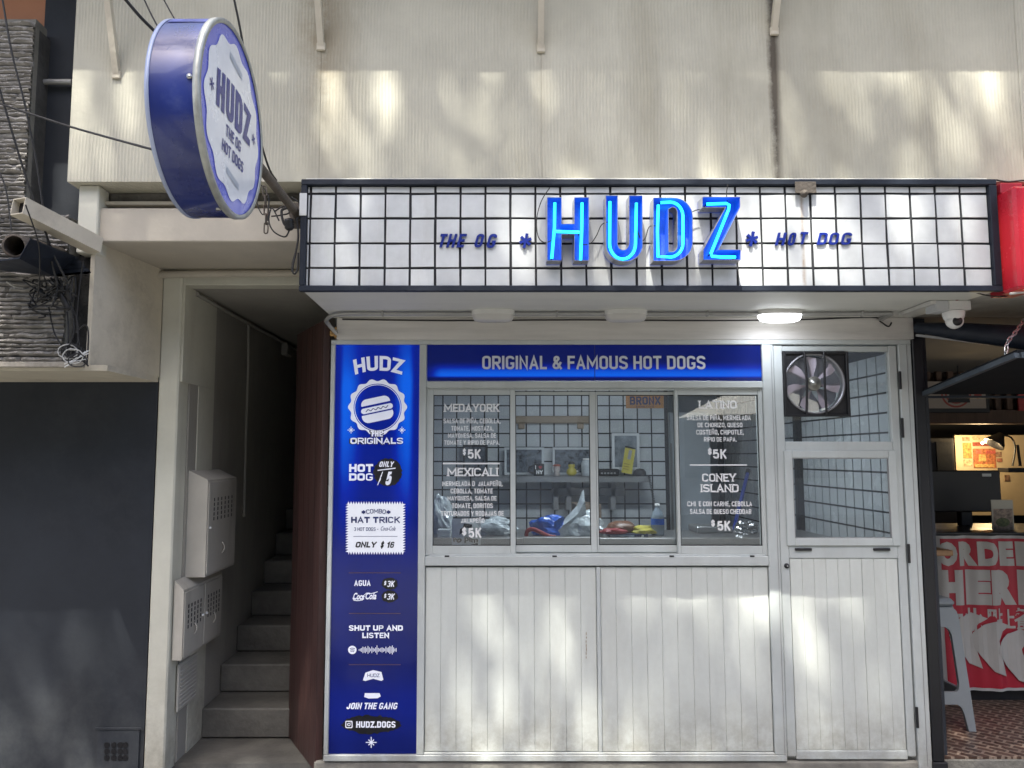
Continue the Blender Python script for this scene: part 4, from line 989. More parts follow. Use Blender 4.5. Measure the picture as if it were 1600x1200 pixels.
mb = MB(); stroke(mb, [(552,838),(621,838)], .7, pmap(MY-.0018)); mb.build('ticket_rule', print_navy, mn)
mt2([('ONLY',555,846.5,589,855.5),('$',594,846.5,601,856),('16',604,846.5,617,856)], print_black, bold=.07, shear=.22)
# drinks
rule_m = mat('brown_rule', (.10,.06,.09), .5)
for y in (895, 958.5, 1038.5):
    mb = MB(); stroke(mb, [(545,y),(626,y)], 1.2, pmap(MY-.0004)); mb.build('thin_rule', rule_m, mn)
for y in (912, 932): MB().poly([burst(609,y,12.5,.9,30,9.5,y)], pmap(MY-.0005), 0).build('dark_burst', print_black, mn)
mtext([('AGUA',553.5,906.5,579,915.5)], bold=.045)
mtext([('$',600,908,604,914),('3K',604.5,907.5,617,917),('$',600,928,604,934),('3K',604.5,927.5,617,937)], bold=.025, shear=.15)
# flowing soft drink script: slanted letters with a looping tail
mb = MB(); pk = pmap(MY-.001)
text(mb, 'Coca', (0,0,1,1), pk, bold=.035, shear=.35, warp=lambda a,b:(552+17*a, 937-10.5*b*(1.05-.1*a)))
text(mb, 'Cola', (0,0,1,1), pk, bold=.035, shear=.35, warp=lambda a,b:(571+17*a, 936.5-10.5*b))
stroke(mb, [(551,934),(553,938),(559,938.6),(567,937.4)], 1.1, pk); stroke(mb, [(569,930),(573,926.5),(580,927.5),(586,926),(590,924.5)], 1.1, pk); stroke(mb, [(566,933),(570,932)], 1.0, pk)
mb.build('script_lettering', print_grey, mn)
mtext([('SHUT UP AND',545,977,629.5,985.5),('LISTEN',566,988.5,608,997)], bold=.085)
# round music mark and its sound bars
MB().poly([circle(550.5,1015.5,6.6,24)], pmap(MY-.0006), 0).build('round_mark', print_grey, mn)
mb = MB()
for i, (w, dy) in enumerate(((4.0,-2.4),(3.4,0),(2.8,2.2))): stroke(mb, [(550.5-w, 1015.5+dy+.4), (550.5-w*.3, 1015.5+dy-.4), (550.5+w*.4, 1015.5+dy-.2), (550.5+w, 1015.5+dy+.7)], 1.1, pmap(MY-.0012))
mb.build('mark_arcs', print_navy, mn)
mb = MB(); hs_ = [1,2,3,5,4,5,3,6,4,2,5,3,2,4,7,3,2,3,4,3,2,5,3,4,6,5,7,4,2,3]
for i, h in enumerate(hs_):
    x = 561 + i*2.0; stroke(mb, [(x,1015.5-h),(x,1015.5+h)], 1.0, pmap(MY-.001))
mb.build('sound_bars', print_grey, mn)
mb = MB(); mb.poly([[(567,1063),(571,1051),(583,1047),(596,1050),(599,1062),(596,1064),(583,1060.5),(571,1064)]], pmap(MY-.0006), 0)
mb.build('cap_mark', print_grey, mn); mb = MB(); mb.poly([[(570,1083),(593,1083),(595,1088),(590,1091),(576,1091.5),(569,1089)]], pmap(MY-.0006), 0); mb.build('collar_mark', print_grey, mn)
mtext([('HUDZ',574,1052.5,593,1058)], m=print_navy, bold=.02)
mtext([('JOIN THE GANG',541,1098,622,1108)], bold=.055, shear=.22)
MB().poly([burst(580,1132,46,2.,60,14,5)], pmap(MY-.0005), 0).build('dark_burst', print_black, mn)
mtext([('HUDZ.DOGS',556.5,1127,618,1137)], bold=.055)
def rrect(cx, cy, w, h, r, n=5): 
    o = []
    for sx, sy, a0 in ((1,1,0),(-1,1,90),(-1,-1,180),(1,-1,270)):
        o += [(cx+sx*(w-r)+r*math.cos(R(a0+90*i/n)), cy+sy*(h-r)+r*math.sin(R(a0+90*i/n))) for i in range(n+1)]
    return o
mb = MB(); mb.poly([rrect(545.2,1132,5.6,5.6,1.9), rrect(545.2,1132,4.3,4.3,1.2)[::-1]], pmap(MY-.001), 0); mb.poly([circle(545.2,1132,2.6,16), circle(545.2,1132,1.5,16)[::-1]], pmap(MY-.001), 0); mb.poly([circle(548.2,1129.2,.6,8)], pmap(MY-.001), 0)
mb.build('camera_mark', print_grey, mn)

# ---------------------------------------------------------------- door
ZT2 = Z_(538,-.02); dxL = XM2+.004; dxR = XR1
DY = -.012
def db(x0, x1, z0, z1, y0=DY, y1=.03, name='door_bar', m=alu, par=None, bev=.003): return MB().box(x0, x1, y0, y1, z0, z1, bev).build(name, m, par or door)
door = MB().box(dxL, dxL+.045, DY, .03, ZB+.02, ZT2-.006, .003)
door.box(dxR-.045, dxR-.003, DY, .03, ZB+.02, ZT2-.006, .003)
iL, iR = dxL+.0455, dxR-.0455
for a, b_ in ((549, 541), (712, 690), (1187, 1173), (872.5, 850)):
    za, zb2 = Z_(a, DY), Z_(b_, DY); door.box(iL, iR, DY, .03, za, zb2, .003)
door = door.build('door', alu, kk); door['label'] = 'white aluminium half-glazed door right of the windows'
uz = (Z_(690,DY), Z_(549,DY)); lz = (Z_(850,DY), Z_(712,DY))
MB().box(iL+.002, iR-.002, .006, .009, uz[0]+.001, uz[1]-.001).build('upper_pane', glass, door)
# hinged lower light frame, proud of the door
fy = DY-.012; o = (iL-.012, iR+.010, Z_(853,fy), Z_(704,fy)); i_ = (o[0]+.04, o[1]-.04, o[2]+.038, o[3]-.038)
fmb = MB().box(o[0], i_[0], fy, DY-.0005, o[2], o[3], .003); fmb.box(i_[1], o[1], fy, DY-.0005, o[2], o[3], .003)
fmb.box(i_[0]+.0003, i_[1]-.0003, fy, DY-.0005, i_[3], o[3], .003); fmb.box(i_[0]+.0003, i_[1]-.0003, fy, DY-.0005, o[2], i_[2], .003)
fmb.build('light_frame', alu, door)
MB().box(i_[0]-.003, i_[1]+.003, DY+.006, DY+.009, i_[2]-.003, i_[3]+.003).build('lower_pane', glass, door)
g_ = MB()
for a in ((i_[0], i_[0]+.004, i_[2], i_[3]), (i_[1]-.004, i_[1], i_[2], i_[3]), (i_[0]+.004, i_[1]-.004, i_[3]-.004, i_[3]), (i_[0]+.004, i_[1]-.004, i_[2], i_[2]+.004)): g_.box(a[0], a[1], fy+.003, DY+.004, a[2], a[3])
g_.build('gasket', alu_dark, door)
for x0, x1 in ((1244,1270),(1367,1393)):
    a = rect(x0, 857, x1, 861, DY-.02); MB().box(a[0], a[1], DY-.012, DY-.0005, a[2], a[3], .002).build('latch', print_black, door)
n = 9; w = (iR-iL-.006)/n; rb = random.Random(5)
for k in range(n):
    MB().box(iL+.003+k*w+.0004, iL+.003+(k+1)*w-.0004, DY+.004+rb.uniform(0,.002), .018, Z_(1173,DY)+.001, Z_(872.5,DY)-.001, .0016).build('board', board_m, door)
c = P(1229, 884, DY); lk = MB().lathe(c, (0,-1,0), [(.013,0),(.013,.006),(.008,.014),(0,.014)], 18).build('lock', print_black, door)
MB().lathe(c+Vector((0,-.0142,0)), (0,-1,0), [(.004,0),(.004,.002),(0,.002)], 10).build('keyhole', steel, lk)
for y0, y1 in ((580,608),(653,684),(850,880),(1105,1138)):
    a = rect(0, y0, 1, y1, -.03); MB().box(XR1-.004, XR1+.009, -.030, -.0205, a[2], a[3], .002).build('hinge', print_black, door)
MB().box(iL+.004, iR-.004, .019, .022, Z_(1173,DY), Z_(872,DY)).build('door_backing', alu_dark, door)

# extractor fan in the upper light
fa = rect(1224, 550, 1325, 651, -.012); fcx, fcz = P(1273, 599, -.02).x, P(1273, 599, -.02).z
fan = thing('extractor_fan', 'square black extractor fan with pale lilac blades in the upper door glass', 'fan', (fcx, 0, fcz))
fm2 = fmap(-.016); rr = .158
sqr = [(fa[0],fa[2]),(fa[1],fa[2]),(fa[1],fa[3]),(fa[0],fa[3])]
MB().poly([sqr, circle(fcx,fcz,rr,48)[::-1]], fm2, -.018, .0).build('housing', black_m, fan)
MB().lathe((fcx,-.0165,fcz), (0,1,0), [(rr,0),(rr+.004,-.004),(rr-.006,-.005),(rr-.006,.05),(rr,.05)], 48).build('ring', mat('grey_fan_ring', (.3,.3,.32), .4, metal=.5), fan)
for a, b_ in ((fa[0]-.0,fa[0]+.012),(fa[1]-.012,fa[1])): MB().box(a, b_, -.03, -.0165, fa[2], fa[3], .002).build('housing_flange', black_m, fan)
for a, b_ in ((fa[2],fa[2]+.012),(fa[3]-.012,fa[3])): MB().box(fa[0]+.0125, fa[1]-.0125, -.03, -.0165, a, b_, .002).build('housing_flange', black_m, fan)
blade_m = mat('lilac_fan_blade', (.42,.38,.44), .4, var=.08, vs=9)
for k in range(7):
    a0 = R(90 + k*360/7 + 14); vs = []
    for i in range(7):
        r = .030 + (.146-.030)*i/6; spread = R(13 + 17.0*math.sin(math.pi*min(1,i/5.2)*.62)); 
        for j in range(5):
            t = j/4*2-1; an = a0 + t*spread + R(7)*(i/6); rr3 = r*(1-.035*t*t*(i/6)**2*2)
            vs.append((fcx+rr3*math.cos(an), .012 + .016*t, fcz+rr3*math.sin(an)))
    fs = [(i*5+j, (i+1)*5+j, (i+1)*5+j+1, i*5+j+1) for i in range(6) for j in range(4)]
    vs2 = [(v[0], v[1]+.0025, v[2]) for v in vs]
    mb = MB().add(vs, fs, True); mb.add(vs2, [f[::-1] for f in fs], True); mb.build('blade', blade_m, fan)
MB().lathe((fcx,.01,fcz), (0,-1,0), [(.038,0),(.038,.022),(.034,.026),(.024,.026),(.022,.031),(.012,.031),(.011,.036),(0,.036)], 32).build('hub', mat('grey_hub', (.30,.30,.28), .35, metal=.6), fan)
for sx in (-1, 1):
    pts = [(fcx+sx*.062, -.025, fcz+.165), (fcx+sx*.050,-.03,fcz+.11), (fcx+sx*.052,-.032,fcz+.05), (fcx+sx*.036,-.034,fcz), (fcx+sx*.052,-.032,fcz-.05), (fcx+sx*.050,-.03,fcz-.11), (fcx+sx*.062,-.025,fcz-.165)]
    pts = [(fcx+sx*.052, -.028, fcz+.165), (fcx+sx*.048,-.032,fcz+.06), (fcx+sx*.046,-.034,fcz), (fcx+sx*.048,-.032,fcz-.06), (fcx+sx*.052,-.028,fcz-.165)]
    MB().tube(smooth_path(pts), .0065, 8).build('guard_bar', black_m, fan)

# concrete plinth under the kiosk
structure(MB().box(xl-.05, xr+.02, -.01, .3, 0.0, ZB-.002, .01).build('plinth', concrete, None, (0,0,0)))

# open wooden gate at the stair
wd0, wd1 = Vector((X_(512,800,0.012)-.004, .012, 0)), Vector((-1.085, .50, 0))
wg = thing('wooden_door', 'tall dark red wooden door standing open at the stair passage', 'door', (wd0.x, 0, 0))
dv = (wd1-wd0).normalized(); nv = Vector((-dv.y, dv.x, 0)); Ld = (wd1-wd0).length
zt1, zt0 = SZ-.012, CAMZ+.865
np_ = 5
for k in range(np_):
    a = wd0 + dv*(Ld*k/np_+.0012); b_ = wd0 + dv*(Ld*(k+1)/np_-.0012); t = nv*-.035
    j = (nv*.0015)*(k % 2); ztA = min(ceilz-.006, zt1)
    MB().hexa([(a+j)+Vector((0,0,.03)), (b_+j)+Vector((0,0,.03)), b_-t+Vector((0,0,.03)), a-t+Vector((0,0,.03)), (a+j)+Vector((0,0,ztA)), (b_+j)+Vector((0,0,ztA)), b_-t+Vector((0,0,ztA)), a-t+Vector((0,0,ztA))]).build('plank', wood_red, wg, fix=True)
out = nv if nv.x < 0 else -nv
if out.y > 0: out = -out
lc = wd0 + dv*(Ld*.5); lc.z = P(480,808,.2).z; lc = lc + out*.001
MB().lathe(lc, out, [(.046,0),(.046,.004),(.04,.006),(0,.006)], 28).build('lock_plate', rust_m, wg)
MB().beam(lc+out*.01+Vector((0,0,-.03)), lc+out*.01+Vector((0,0,.02)), .018, .012).build('lock_case', print_black, wg)
MB().tube([lc+dv*.08+out*.012+Vector((0,0,.03)), lc+dv*.08+out*.012+Vector((0,0,-.03))], .005, 8).build('handle', white_pl, wg)
foam = mat('expanding_foam', (.45,.27,.10), .9, var=.4, vs=30, bump=1., bs=60)
mb = MB(); rf = random.Random(4)
for k in range(14):
    c = P(518+rf.uniform(0,9), 512+rf.uniform(0,17), .0); mb.lathe(c, (rf.uniform(-1,1),-1,rf.uniform(-1,1)), [(0,-.012),(.009,-.006),(.012,0),(.008,.007),(0,.01)], 8)
tag(mb.build('foam_filler', foam, None, P(522,520)), 'lump of yellow expanding foam at the top left corner of the kiosk frame', 'foam')
# ================================================================ kitchen behind the glass
BW = 2.0
ki = thing('kitchen_room', 'small tiled kitchen seen through the sliding windows', 'kitchen', (.6, 1.5, .1))
kt = mat('kitchen_white_tile', (.56,.585,.60), .25, var=.05, vs=3); plain = mat('kitchen_plain_wall', (.38,.42,.44), .6, var=.08, vs=2)
WX1 = X_(1045, 730, BW)
MB().box(-.70, WX1, BW, BW+.08, .1, 2.3).build('back_wall', grout, ki)
p = .1085; src = None
z = Z_(853, BW) - .2; nrows = 0
x0 = X_(671, 700, BW); zlist = [Z_(634, BW) + p*k for k in range(-9, 3)]
for zc in zlist:
    x = x0
    while x < WX1 - .01:
        w = min(p-.011, WX1 - x - .012)
        if w > .04:
            if w > .09:
                loc = (x + (p-.011)/2, BW-.004, zc + p/2)
                if src is None: src = MB().box(loc[0]-.0487, loc[0]+.0487, BW-.008, BW-.001, zc+.0055, zc+p-.0055).build('tile', kt, ki, loc)
                else: place(src, loc, ki)
            else: MB().box(x, x+w, BW-.008, BW-.001, zc+.0055, zc+p-.0055).build('tile', kt, ki)
        x += p
MB().box(WX1-.03, WX1, BW-.012, BW-.001, .1, 2.3).build('corner_trim', black_m, ki)
MB().box(WX1+.002, 2.25, 3.3, 3.4, .1, 2.3).build('far_wall', plain, ki)
MB().box(-.78, -.70, .12, BW+.08, .1, 2.3).build('left_wall', plain, ki)
SXW = 2.19
MB().box(SXW, SXW+.05, .13, 3.3, .1, 2.3).build('right_wall', grout, ki)
src = None
for i in range(27):
    for j in range(11):
        y = .22 + i*.1085; zc = 1.02 + j*.1085
        loc = (SXW-.004, y, zc)
        if src is None: src = MB().box(SXW-.008, SXW-.001, y-.0487, y+.0487, zc-.0487, zc+.0487).build('tile', kt, ki, loc)
        else: place(src, loc, ki)
MB().box(SXW-.05, SXW-.009, 1.32, 1.37, .1, 2.3).build('black_post', black_m, ki)
structure(MB().box(-.78, 2.25, .05, 3.4, .02, .1).build('kitchen_floor', mat('kitchen_floor', (.2,.2,.2), .5), None, (0,0,0)))
# steel fridge edge in the doorway
q = thing('white_cabinet', 'tall pale steel cabinet standing in the kitchen doorway', 'cabinet', (1.6, 2.4, .1))
MB().box(X_(1046,700,2.2), X_(1062,700,2.2)+.25, 2.2, 2.7, .1, 1.95, .01).build('cabinet_body', mat('pale_steel', (.55,.6,.64), .35, metal=.2), q)
MB().box(X_(1047,700,2.2), X_(1050,700,2.2), 2.185, 2.199, .6, 1.7, .003).build('handle', steel, q)
# unseen ceiling lamp, added to light the kitchen walls and goods
kl = thing('added_kitchen_lamp', 'unseen white ceiling strip lamp added to brighten the kitchen', 'lamp', (.6,.57,2.25))
MB().box(.2, 1.4, .50, .64, 2.262, 2.30, .004).build('lamp_body', white_pl, kl)
MB().box(.22, 1.38, .515, .625, 2.25, 2.2615).build('diffuser', em_mat('kitchen_fill_light', (.85,.95,1.), 5.0), kl)
al = bpy.data.lights.new('kitchen_fill_light', 'AREA'); al.shape = 'RECTANGLE'; al.size = 1.1; al.size_y = .1; al.energy = 4.5; al.color = (.9,.95,1.)
ao = bpy.data.objects.new('kitchen_fill_light', al); C.objects.link(ao); ao.parent = kl; ao.location = (.2, 0, -.006)
# wall shelf
SHY = 1.70; zs = Z_(744, SHY)
sh = thing('steel_shelf', 'long stainless wall shelf with brackets along the tiled kitchen wall', 'shelf', (.5, 1.8, zs))
sx0, sx1 = X_(740,744,SHY), X_(1016,744,SHY)
MB().box(sx0, sx1, SHY, BW-.009, zs-.006, zs, .002).build('shelf_top', steel, sh)
MB().box(sx0, sx1, SHY, SHY+.004, zs-.045, zs-.0065).build('shelf_lip', steel, sh)
for px in (868, 888, 957):
    a = X_(px, 780, 1.9); MB().box(a-.02, a+.02, 1.86, BW-.01, zs-.26, zs-.046, .004).build('bracket', alu_dark, sh)
MB().box(X_(862,755,1.88), X_(975,755,1.88), 1.86, 1.9, Z_(775,1.88), Z_(762,1.88), .003).build('shelf_rail', alu_dark, sh)
# wooden rail with pegs
a = rect(798, 650, 926, 663, BW-.03)
wr = thing('wooden_rail', 'pale wooden wall rail with two brackets on the white kitchen tiles', 'rail', (a[0],BW,a[2]))
MB().box(a[0], a[1], BW-.05, BW-.02, a[2]+.006, a[3], .01).build('rail', mat('pale_wood', (.35,.27,.19), .6, var=.2, vs=20, stretch=(.2,1,1)), wr)
for px in (815, 907): b_ = rect(px-5, 656, px+5, 670, BW-.03); MB().box(b_[0], b_[1], BW-.035, BW-.009, b_[2], b_[3], .004).build('bracket', MATS['pale_wood'], wr)
# framed pictures leaning on the shelf
photo_m = mat('dim_photo_print', (.12,.14,.17), .3, var=.9, vs=28)
frame_m = mat('pale_frame', (.55,.58,.6), .4)
def picture(px, label, fm_=frame_m, fw=.018, Y=1.93, tilt=0., pm=photo_m):
    a = rect(*px, Y); t = thing('picture_frame', label, 'picture frame', ((a[0]+a[1])/2, Y, a[2]))
    for b_ in ((a[0],a[0]+fw,a[2],a[3]),(a[1]-fw,a[1],a[2],a[3]),(a[0]+fw,a[1]-fw,a[2],a[2]+fw),(a[0]+fw,a[1]-fw,a[3]-fw,a[3])):
        MB().box(b_[0], b_[1], Y-.012, Y+.006, b_[2], b_[3], .001).build('frame', fm_, t)
    MB().box(a[0]+fw, a[1]-fw, Y-.004, Y+.004, a[2]+fw, a[3]-fw).build('picture', pm, t)
    t.rotation_euler = (tilt*-.0, 0, 0); return t
picture((788,699,850,742), 'pale framed photograph leaning behind the dark printed mug')
picture((863,699,932,742), 'wide pale framed photograph behind the yellow toy')
picture((723,695,762,741), 'dark portrait picture behind the left menu lettering', black_m)
picture((956,677,999,734), 'tall white framed picture behind the yellow flyer', mat('bright_frame', (.7,.72,.74), .4), .02, 1.93, 0, mat('grey_photo', (.22,.25,.28), .3, var=.5, vs=9))
# things on the shelf
zt_s = zs
mg = thing('mug', 'dark printed mug standing on the shelf before the left photograph', 'mug', (X_(842,735,1.8),1.8,zs))
c = Vector((X_(842,735,1.8), 1.8, zs)); MB().lathe(c, (0,0,1), [(0,0),(.040,0),(.041,.09),(.037,.09),(.036,.006),(0,.006)], 24).build('cup', black_m, mg)
MB().tube(smooth_path([c+Vector((-.040,0,.075)), c+Vector((-.072,0,.065)), c+Vector((-.072,0,.03)), c+Vector((-.040,0,.02))]), .006, 8).build('handle', black_m, mg)
mb = MB(); ym = 1.8-.0415
text(mb, 'I', (c.x-.030, zs+.05, c.x-.018, zs+.078), fmap(ym), bold=.05); text(mb, 'NY', (c.x-.022, zs+.014, c.x+.026, zs+.042), fmap(ym), bold=.06); mb.build('lettering', vinyl, mg)
hp = [(c.x+.008+.014*(16*math.sin(t)**3)/16, zs+.064+.0135*(13*math.cos(t)-5*math.cos(2*t)-2*math.cos(3*t)-math.cos(4*t))/16) for t in [2*math.pi*i/24 for i in range(24)]]
MB().poly([hp], fmap(ym), 0).build('heart', mat('red_print', (.35,.02,.03), .4), mg)
c = Vector((X_(893,735,1.8), 1.8, zs)); ty = thing('yellow_figure', 'small round yellow toy with a dark cap on the shelf', 'toy', c)
MB().lathe(c, (0,0,1), [(0,0),(.026,.002),(.040,.022),(.034,.048),(.02,.058),(.027,.07),(.024,.088),(0,.096)], 24).build('body', mat('yellow_toy', (.45,.38,.04), .4), ty)
MB().lathe(c+Vector((0,0,.086)), (0,0,1), [(.027,0),(.024,.012),(.010,.022),(0,.024)], 16).build('cap', black_m, ty)
MB().lathe(c+Vector((.037,-.01,.035)), (1,0,0), [(.008,0),(.005,.012),(0,.014)], 10).build('beak', white_pl, ty)
c = Vector((X_(870,735,1.8), 1.8, zs)); ty = thing('shelf_figurine', 'small pale figurine with a red brim beside the yellow toy', 'figurine', c)
MB().lathe(c, (0,0,1), [(0,0),(.024,.002),(.02,.03),(.026,.05),(.024,.07),(0,.082)], 16).build('body', mat('figurine_body', (.4,.36,.34), .5, var=.4, vs=40), ty)
MB().lathe(c+Vector((0,0,.072)), (0,0,1), [(.034,0),(.03,.006),(.018,.014),(0,.016)], 16).build('brim', mat('brick_red', (.35,.09,.06), .5), ty)
c = Vector((X_(917,735,1.8), 1.8, zs)); ty = thing('plastic_jar', 'clear plastic jar at the right end of the second window', 'jar', c)
MB().lathe(c, (0,0,1), [(0,0),(.042,0),(.044,.09),(.032,.115),(0,.118)], 20).build('jar_body', mat('frosted_plastic', (.5,.54,.57), .2, var=.2, vs=20), ty)
MB().lathe(c+Vector((0,0,.1185)), (0,0,1), [(.03,0),(.03,.012),(0,.012)], 20).build('lid', white_pl, ty)
c = Vector((X_(962,735,1.8), 1.8, zs)); ty = thing('cash_register', 'low black card machine lying on the shelf', 'card machine', c)
MB().box(X_(934,738,1.8), X_(966,738,1.8), 1.74, 1.9, zs, zs+.052, .008).build('machine_body', black_m, ty)
for k in range(5): MB().box(X_(937+5*k,738,1.8), X_(940+5*k,738,1.8), 1.7385, 1.7395, zs+.016, zs+.026).build('key', alu_dark, ty)
c = Vector((X_(1000,735,1.8), 1.8, zs)); ty = thing('telephone', 'black desk telephone with coiled cord on the shelf end', 'telephone', c)
MB().lathe(c, (0,0,1), [(0,0),(.045,0),(.045,.03),(.03,.05),(0,.056)], 20).build('phone_body', black_m, ty)
pts = [];  a0 = Vector((X_(1013,742,1.72), 1.69, zs)); b0 = Vector((X_(1027,812,1.2), 1.2, Z_(812,1.2)))
for i in range(300):
    t = i/299; q = a0.lerp(b0, t); an = t*2*math.pi*26; pts.append(q + Vector((math.cos(an)*.009, math.sin(an)*.009, 0)))
MB().tube(pts, .0022, 4).build('coiled_cord', black_m, ty)
# yellow flyer
mp_ = P(0,0,1.84)
fl = thing('yellow_flyer', 'tilted yellow flyer in a stand on the shelf', 'flyer', P(985,735,1.76))
ll = [(971,738),(987,741),(993,701),(977,697)]
MB().poly([ll], pmap(1.76), 0, .003).build('sheet', mat('yellow_card', (.48,.42,.07), .5, var=.06), fl)
MB().poly([[(980,717),(985,718.5),(988,704),(983,703)]], pmap(1.756), 0).build('printed_phone', alu_dark, fl)
MB().poly([[(976,699),(993,702.5),(993.3,700),(977,696.5)]], pmap(1.755), 0).build('printed_band', black_m, fl)
mb = MB()
for k in range(3): stroke(mb, [(975-k*.8,724+4*k),(984-k*.8,726+4*k)], 1., pmap(1.756))
mb.build('printed_lines', mat('brown_print', (.2,.12,.03), .5), fl)

# work counter just behind the windows with bags and packs
WYc = .36; zc = Z_(842, .30)
wc = thing('work_counter', 'steel work counter just inside the sliding windows', 'counter', (.6,.4,.1))
MB().box(-.62, 1.95, .335, .82, zc-.035, zc, .003).build('worktop', steel, wc)
MB().box(-.60, 1.93, .36, .80, .1, zc-.0355).build('counter_body', alu_dark, wc)
MB().box(.20, .60, .25, .298, zc-.05, zc+.014, .003).build('tray_rail', steel, wc)
def crumple(mb, c, r, seed, n=26, m_=16, amp=.3, zmin=0.):
    c = Vector(c); rx, ry, rz = r; vs = []
    for i in range(m_+1):
        ph = math.pi*i/m_
        for j in range(n):
            a = 2*math.pi*j/n; d = Vector((math.cos(a)*math.sin(ph), math.sin(a)*math.sin(ph), math.cos(ph)))
            k = 1 + amp*noise.noise(d*1.6 + Vector((seed,0,0))) + amp*.55*abs(noise.noise(d*4.5 + Vector((0,seed,0)))) 
            v = Vector((d.x*rx*k, d.y*ry*k, d.z*rz*k)); v.z = max(v.z, -rz*.5); vs.append(c+v+Vector((0,0,rz*.5)))
    return mb.add(vs, [(i*n+j, i*n+(j+1)%n, (i+1)*n+(j+1)%n, (i+1)*n+j) for i in range(m_) for j in range(n)], False)
clearb = mat('clear_plastic_bag', (.55,.6,.62), .18, var=.35, vs=22, spec=.8); blueb = mat('blue_plastic_bag', (.01,.10,.50), .25, var=.3, vs=9, spec=.7)
redb = mat('red_plastic', (.26,.015,.02), .35, var=.2, vs=12)
def bag(name, c, r, m, seed, label, cat='bag', amp=.35): 
    t = thing(name, label, cat, c); crumple(MB(), c, r, seed, amp=amp).build('bag_body', m, t); return t
def at(px, Y): return Vector((X_(px, 840, Y), Y, zc+.001))
t = bag('plastic_bag', at(858,.52), (.12,.08,.07), blueb, 3, 'bright blue plastic bag slumped on the counter behind the second window')
pk_ = at(890,.50); t = thing('plastic_bag', 'peaked clear plastic bag with a blue printed patch on the counter', 'bag', pk_)
mb = MB(); prof = [(-.10,.0),(-.05,.07),(.0,.12),(.045,.17),(.075,.25),(.085,.26),(.09,.15),(.12,.04),(.13,0)]
vs = []; 
for i, (x, z_) in enumerate(prof):
    for j in range(5):
        yy = (j-2)*.028; vs.append(pk_ + Vector((x + .01*noise.noise(Vector((i,j,5))), yy + .012*noise.noise(Vector((i*2,j,9))), z_*(1-.16*(abs(j-2))) + .008*noise.noise(Vector((i,j*2,1))))))
mb.add(vs, [(i*5+j, (i+1)*5+j, (i+1)*5+j+1, i*5+j+1) for i in range(len(prof)-1) for j in range(4)])
fr_ = [pk_ + Vector((x, -.058, z_*.75)) for x, z_ in prof]; mb.add(fr_, [tuple(range(len(prof)))]); mb.build('bag_body', clearb, t)
MB().poly([[(866,815),(880,806),(882,812),(874,826),(866,824)]], pmap(.43), 0, .002).build('printed_patch', mat('blue_print', (.02,.12,.5), .4, var=.6, vs=60), t)
t = bag('plastic_bag', at(915,.48), (.10,.08,.085), clearb, 11, 'crumpled clear plastic bag beside the window stile')
t = bag('plastic_bag', at(688,.6), (.07,.08,.14), clearb, 21, 'tall crumpled clear bag at the left edge of the first window')
t = bag('plastic_bag', at(775,.55), (.12,.08,.06), clearb, 31, 'low wrinkled clear bag between the printed chips bag and the blue bag')
rh = thing('red_bag_handle', 'red looped plastic handle lying in front of the blue bag', 'bag handle', at(840,.42))
MB().tube(smooth_path([P(822,840,.42),P(824,830,.42),P(833,827,.42),P(845,832,.42),P(858,838,.42),P(868,839,.42)]), .012, 8).build('strap', redb, rh)
ch = thing('chips_bag', 'white snack bag with black hand-drawn print standing under the left menu', 'snack bag', at(728,.34))
pts = [(706,853),(705,835),(708,822),(705,810),(716,809),(735,811),(750,812),(751,822),(748,832),(752,842),(750,853)]
mb = MB(); cxp = 728
front = [pmap(.30)(u, v, .03*math.cos((u-cxp)/24*1.4)) for u, v in pts]
grid = []
for i in range(9):
    for j in range(9):
        u = 706 + 45*i/8 + 1.5*noise.noise(Vector((i, j, 0))); v = 810 + 44*j/8 + 1.2*noise.noise(Vector((j, i, 3)))
        bulge = .032*math.sin(math.pi*i/8)*math.sin(math.pi*min(1, .12+j/9)) + .006*noise.noise(Vector((i*.9,j*.9,7)))
        grid.append(pmap(.32)(u, v, bulge))
mb.add(grid, [(i*9+j, (i+1)*9+j, (i+1)*9+j+1, i*9+j+1) for i in range(8) for j in range(8)], True); mb.build('bag_front', mat('snack_bag_white', (.80,.82,.82), .3, var=.12, vs=16), ch)
def bmap(u, v, w=0.):
    i = (u-706)/45; j = (v-810)/44; return pmap(.32)(u, v, .032*math.sin(math.pi*max(0,min(1,i)))*math.sin(math.pi*min(1,.12+max(0,j)*8/9)) + .004 + w)
mb = MB(); text(mb, 'ro pim', (0,0,1,1), bmap, bold=.05, warp=lambda a,b:(708+39*a, 849-12*b*(1-.1*a)+1.5*math.sin(a*9)), capfit=False); mb.build('bag_lettering', print_black, ch)
MB().poly([[(725,817),(738,819),(737,825),(724,823)]], bmap, 0).build('bag_stamp', print_black, ch)
MB().poly([[(719,826),(724,823),(728,828),(722,832),(718,835)]], bmap, 0).build('bag_stamp', print_black, ch)
MB().poly([[(735,851),(746,848),(748,853),(734,853.5)]], bmap, 0).build('bag_stamp', print_black, ch)
pb = thing('paper_pile', 'low stack of papers and tray left of the printed chips bag', 'papers', at(690,.45))
for k in range(5): o_ = MB().box(at(684,.4).x, at(704,.4).x+.02*k*0, .36+.01*k, .5, zc+.008*k, zc+.008*k+.006).build('sheet', mat('paper_grey', (.5,.53,.55), .6) if k == 0 else MATS['paper_grey'], pb)
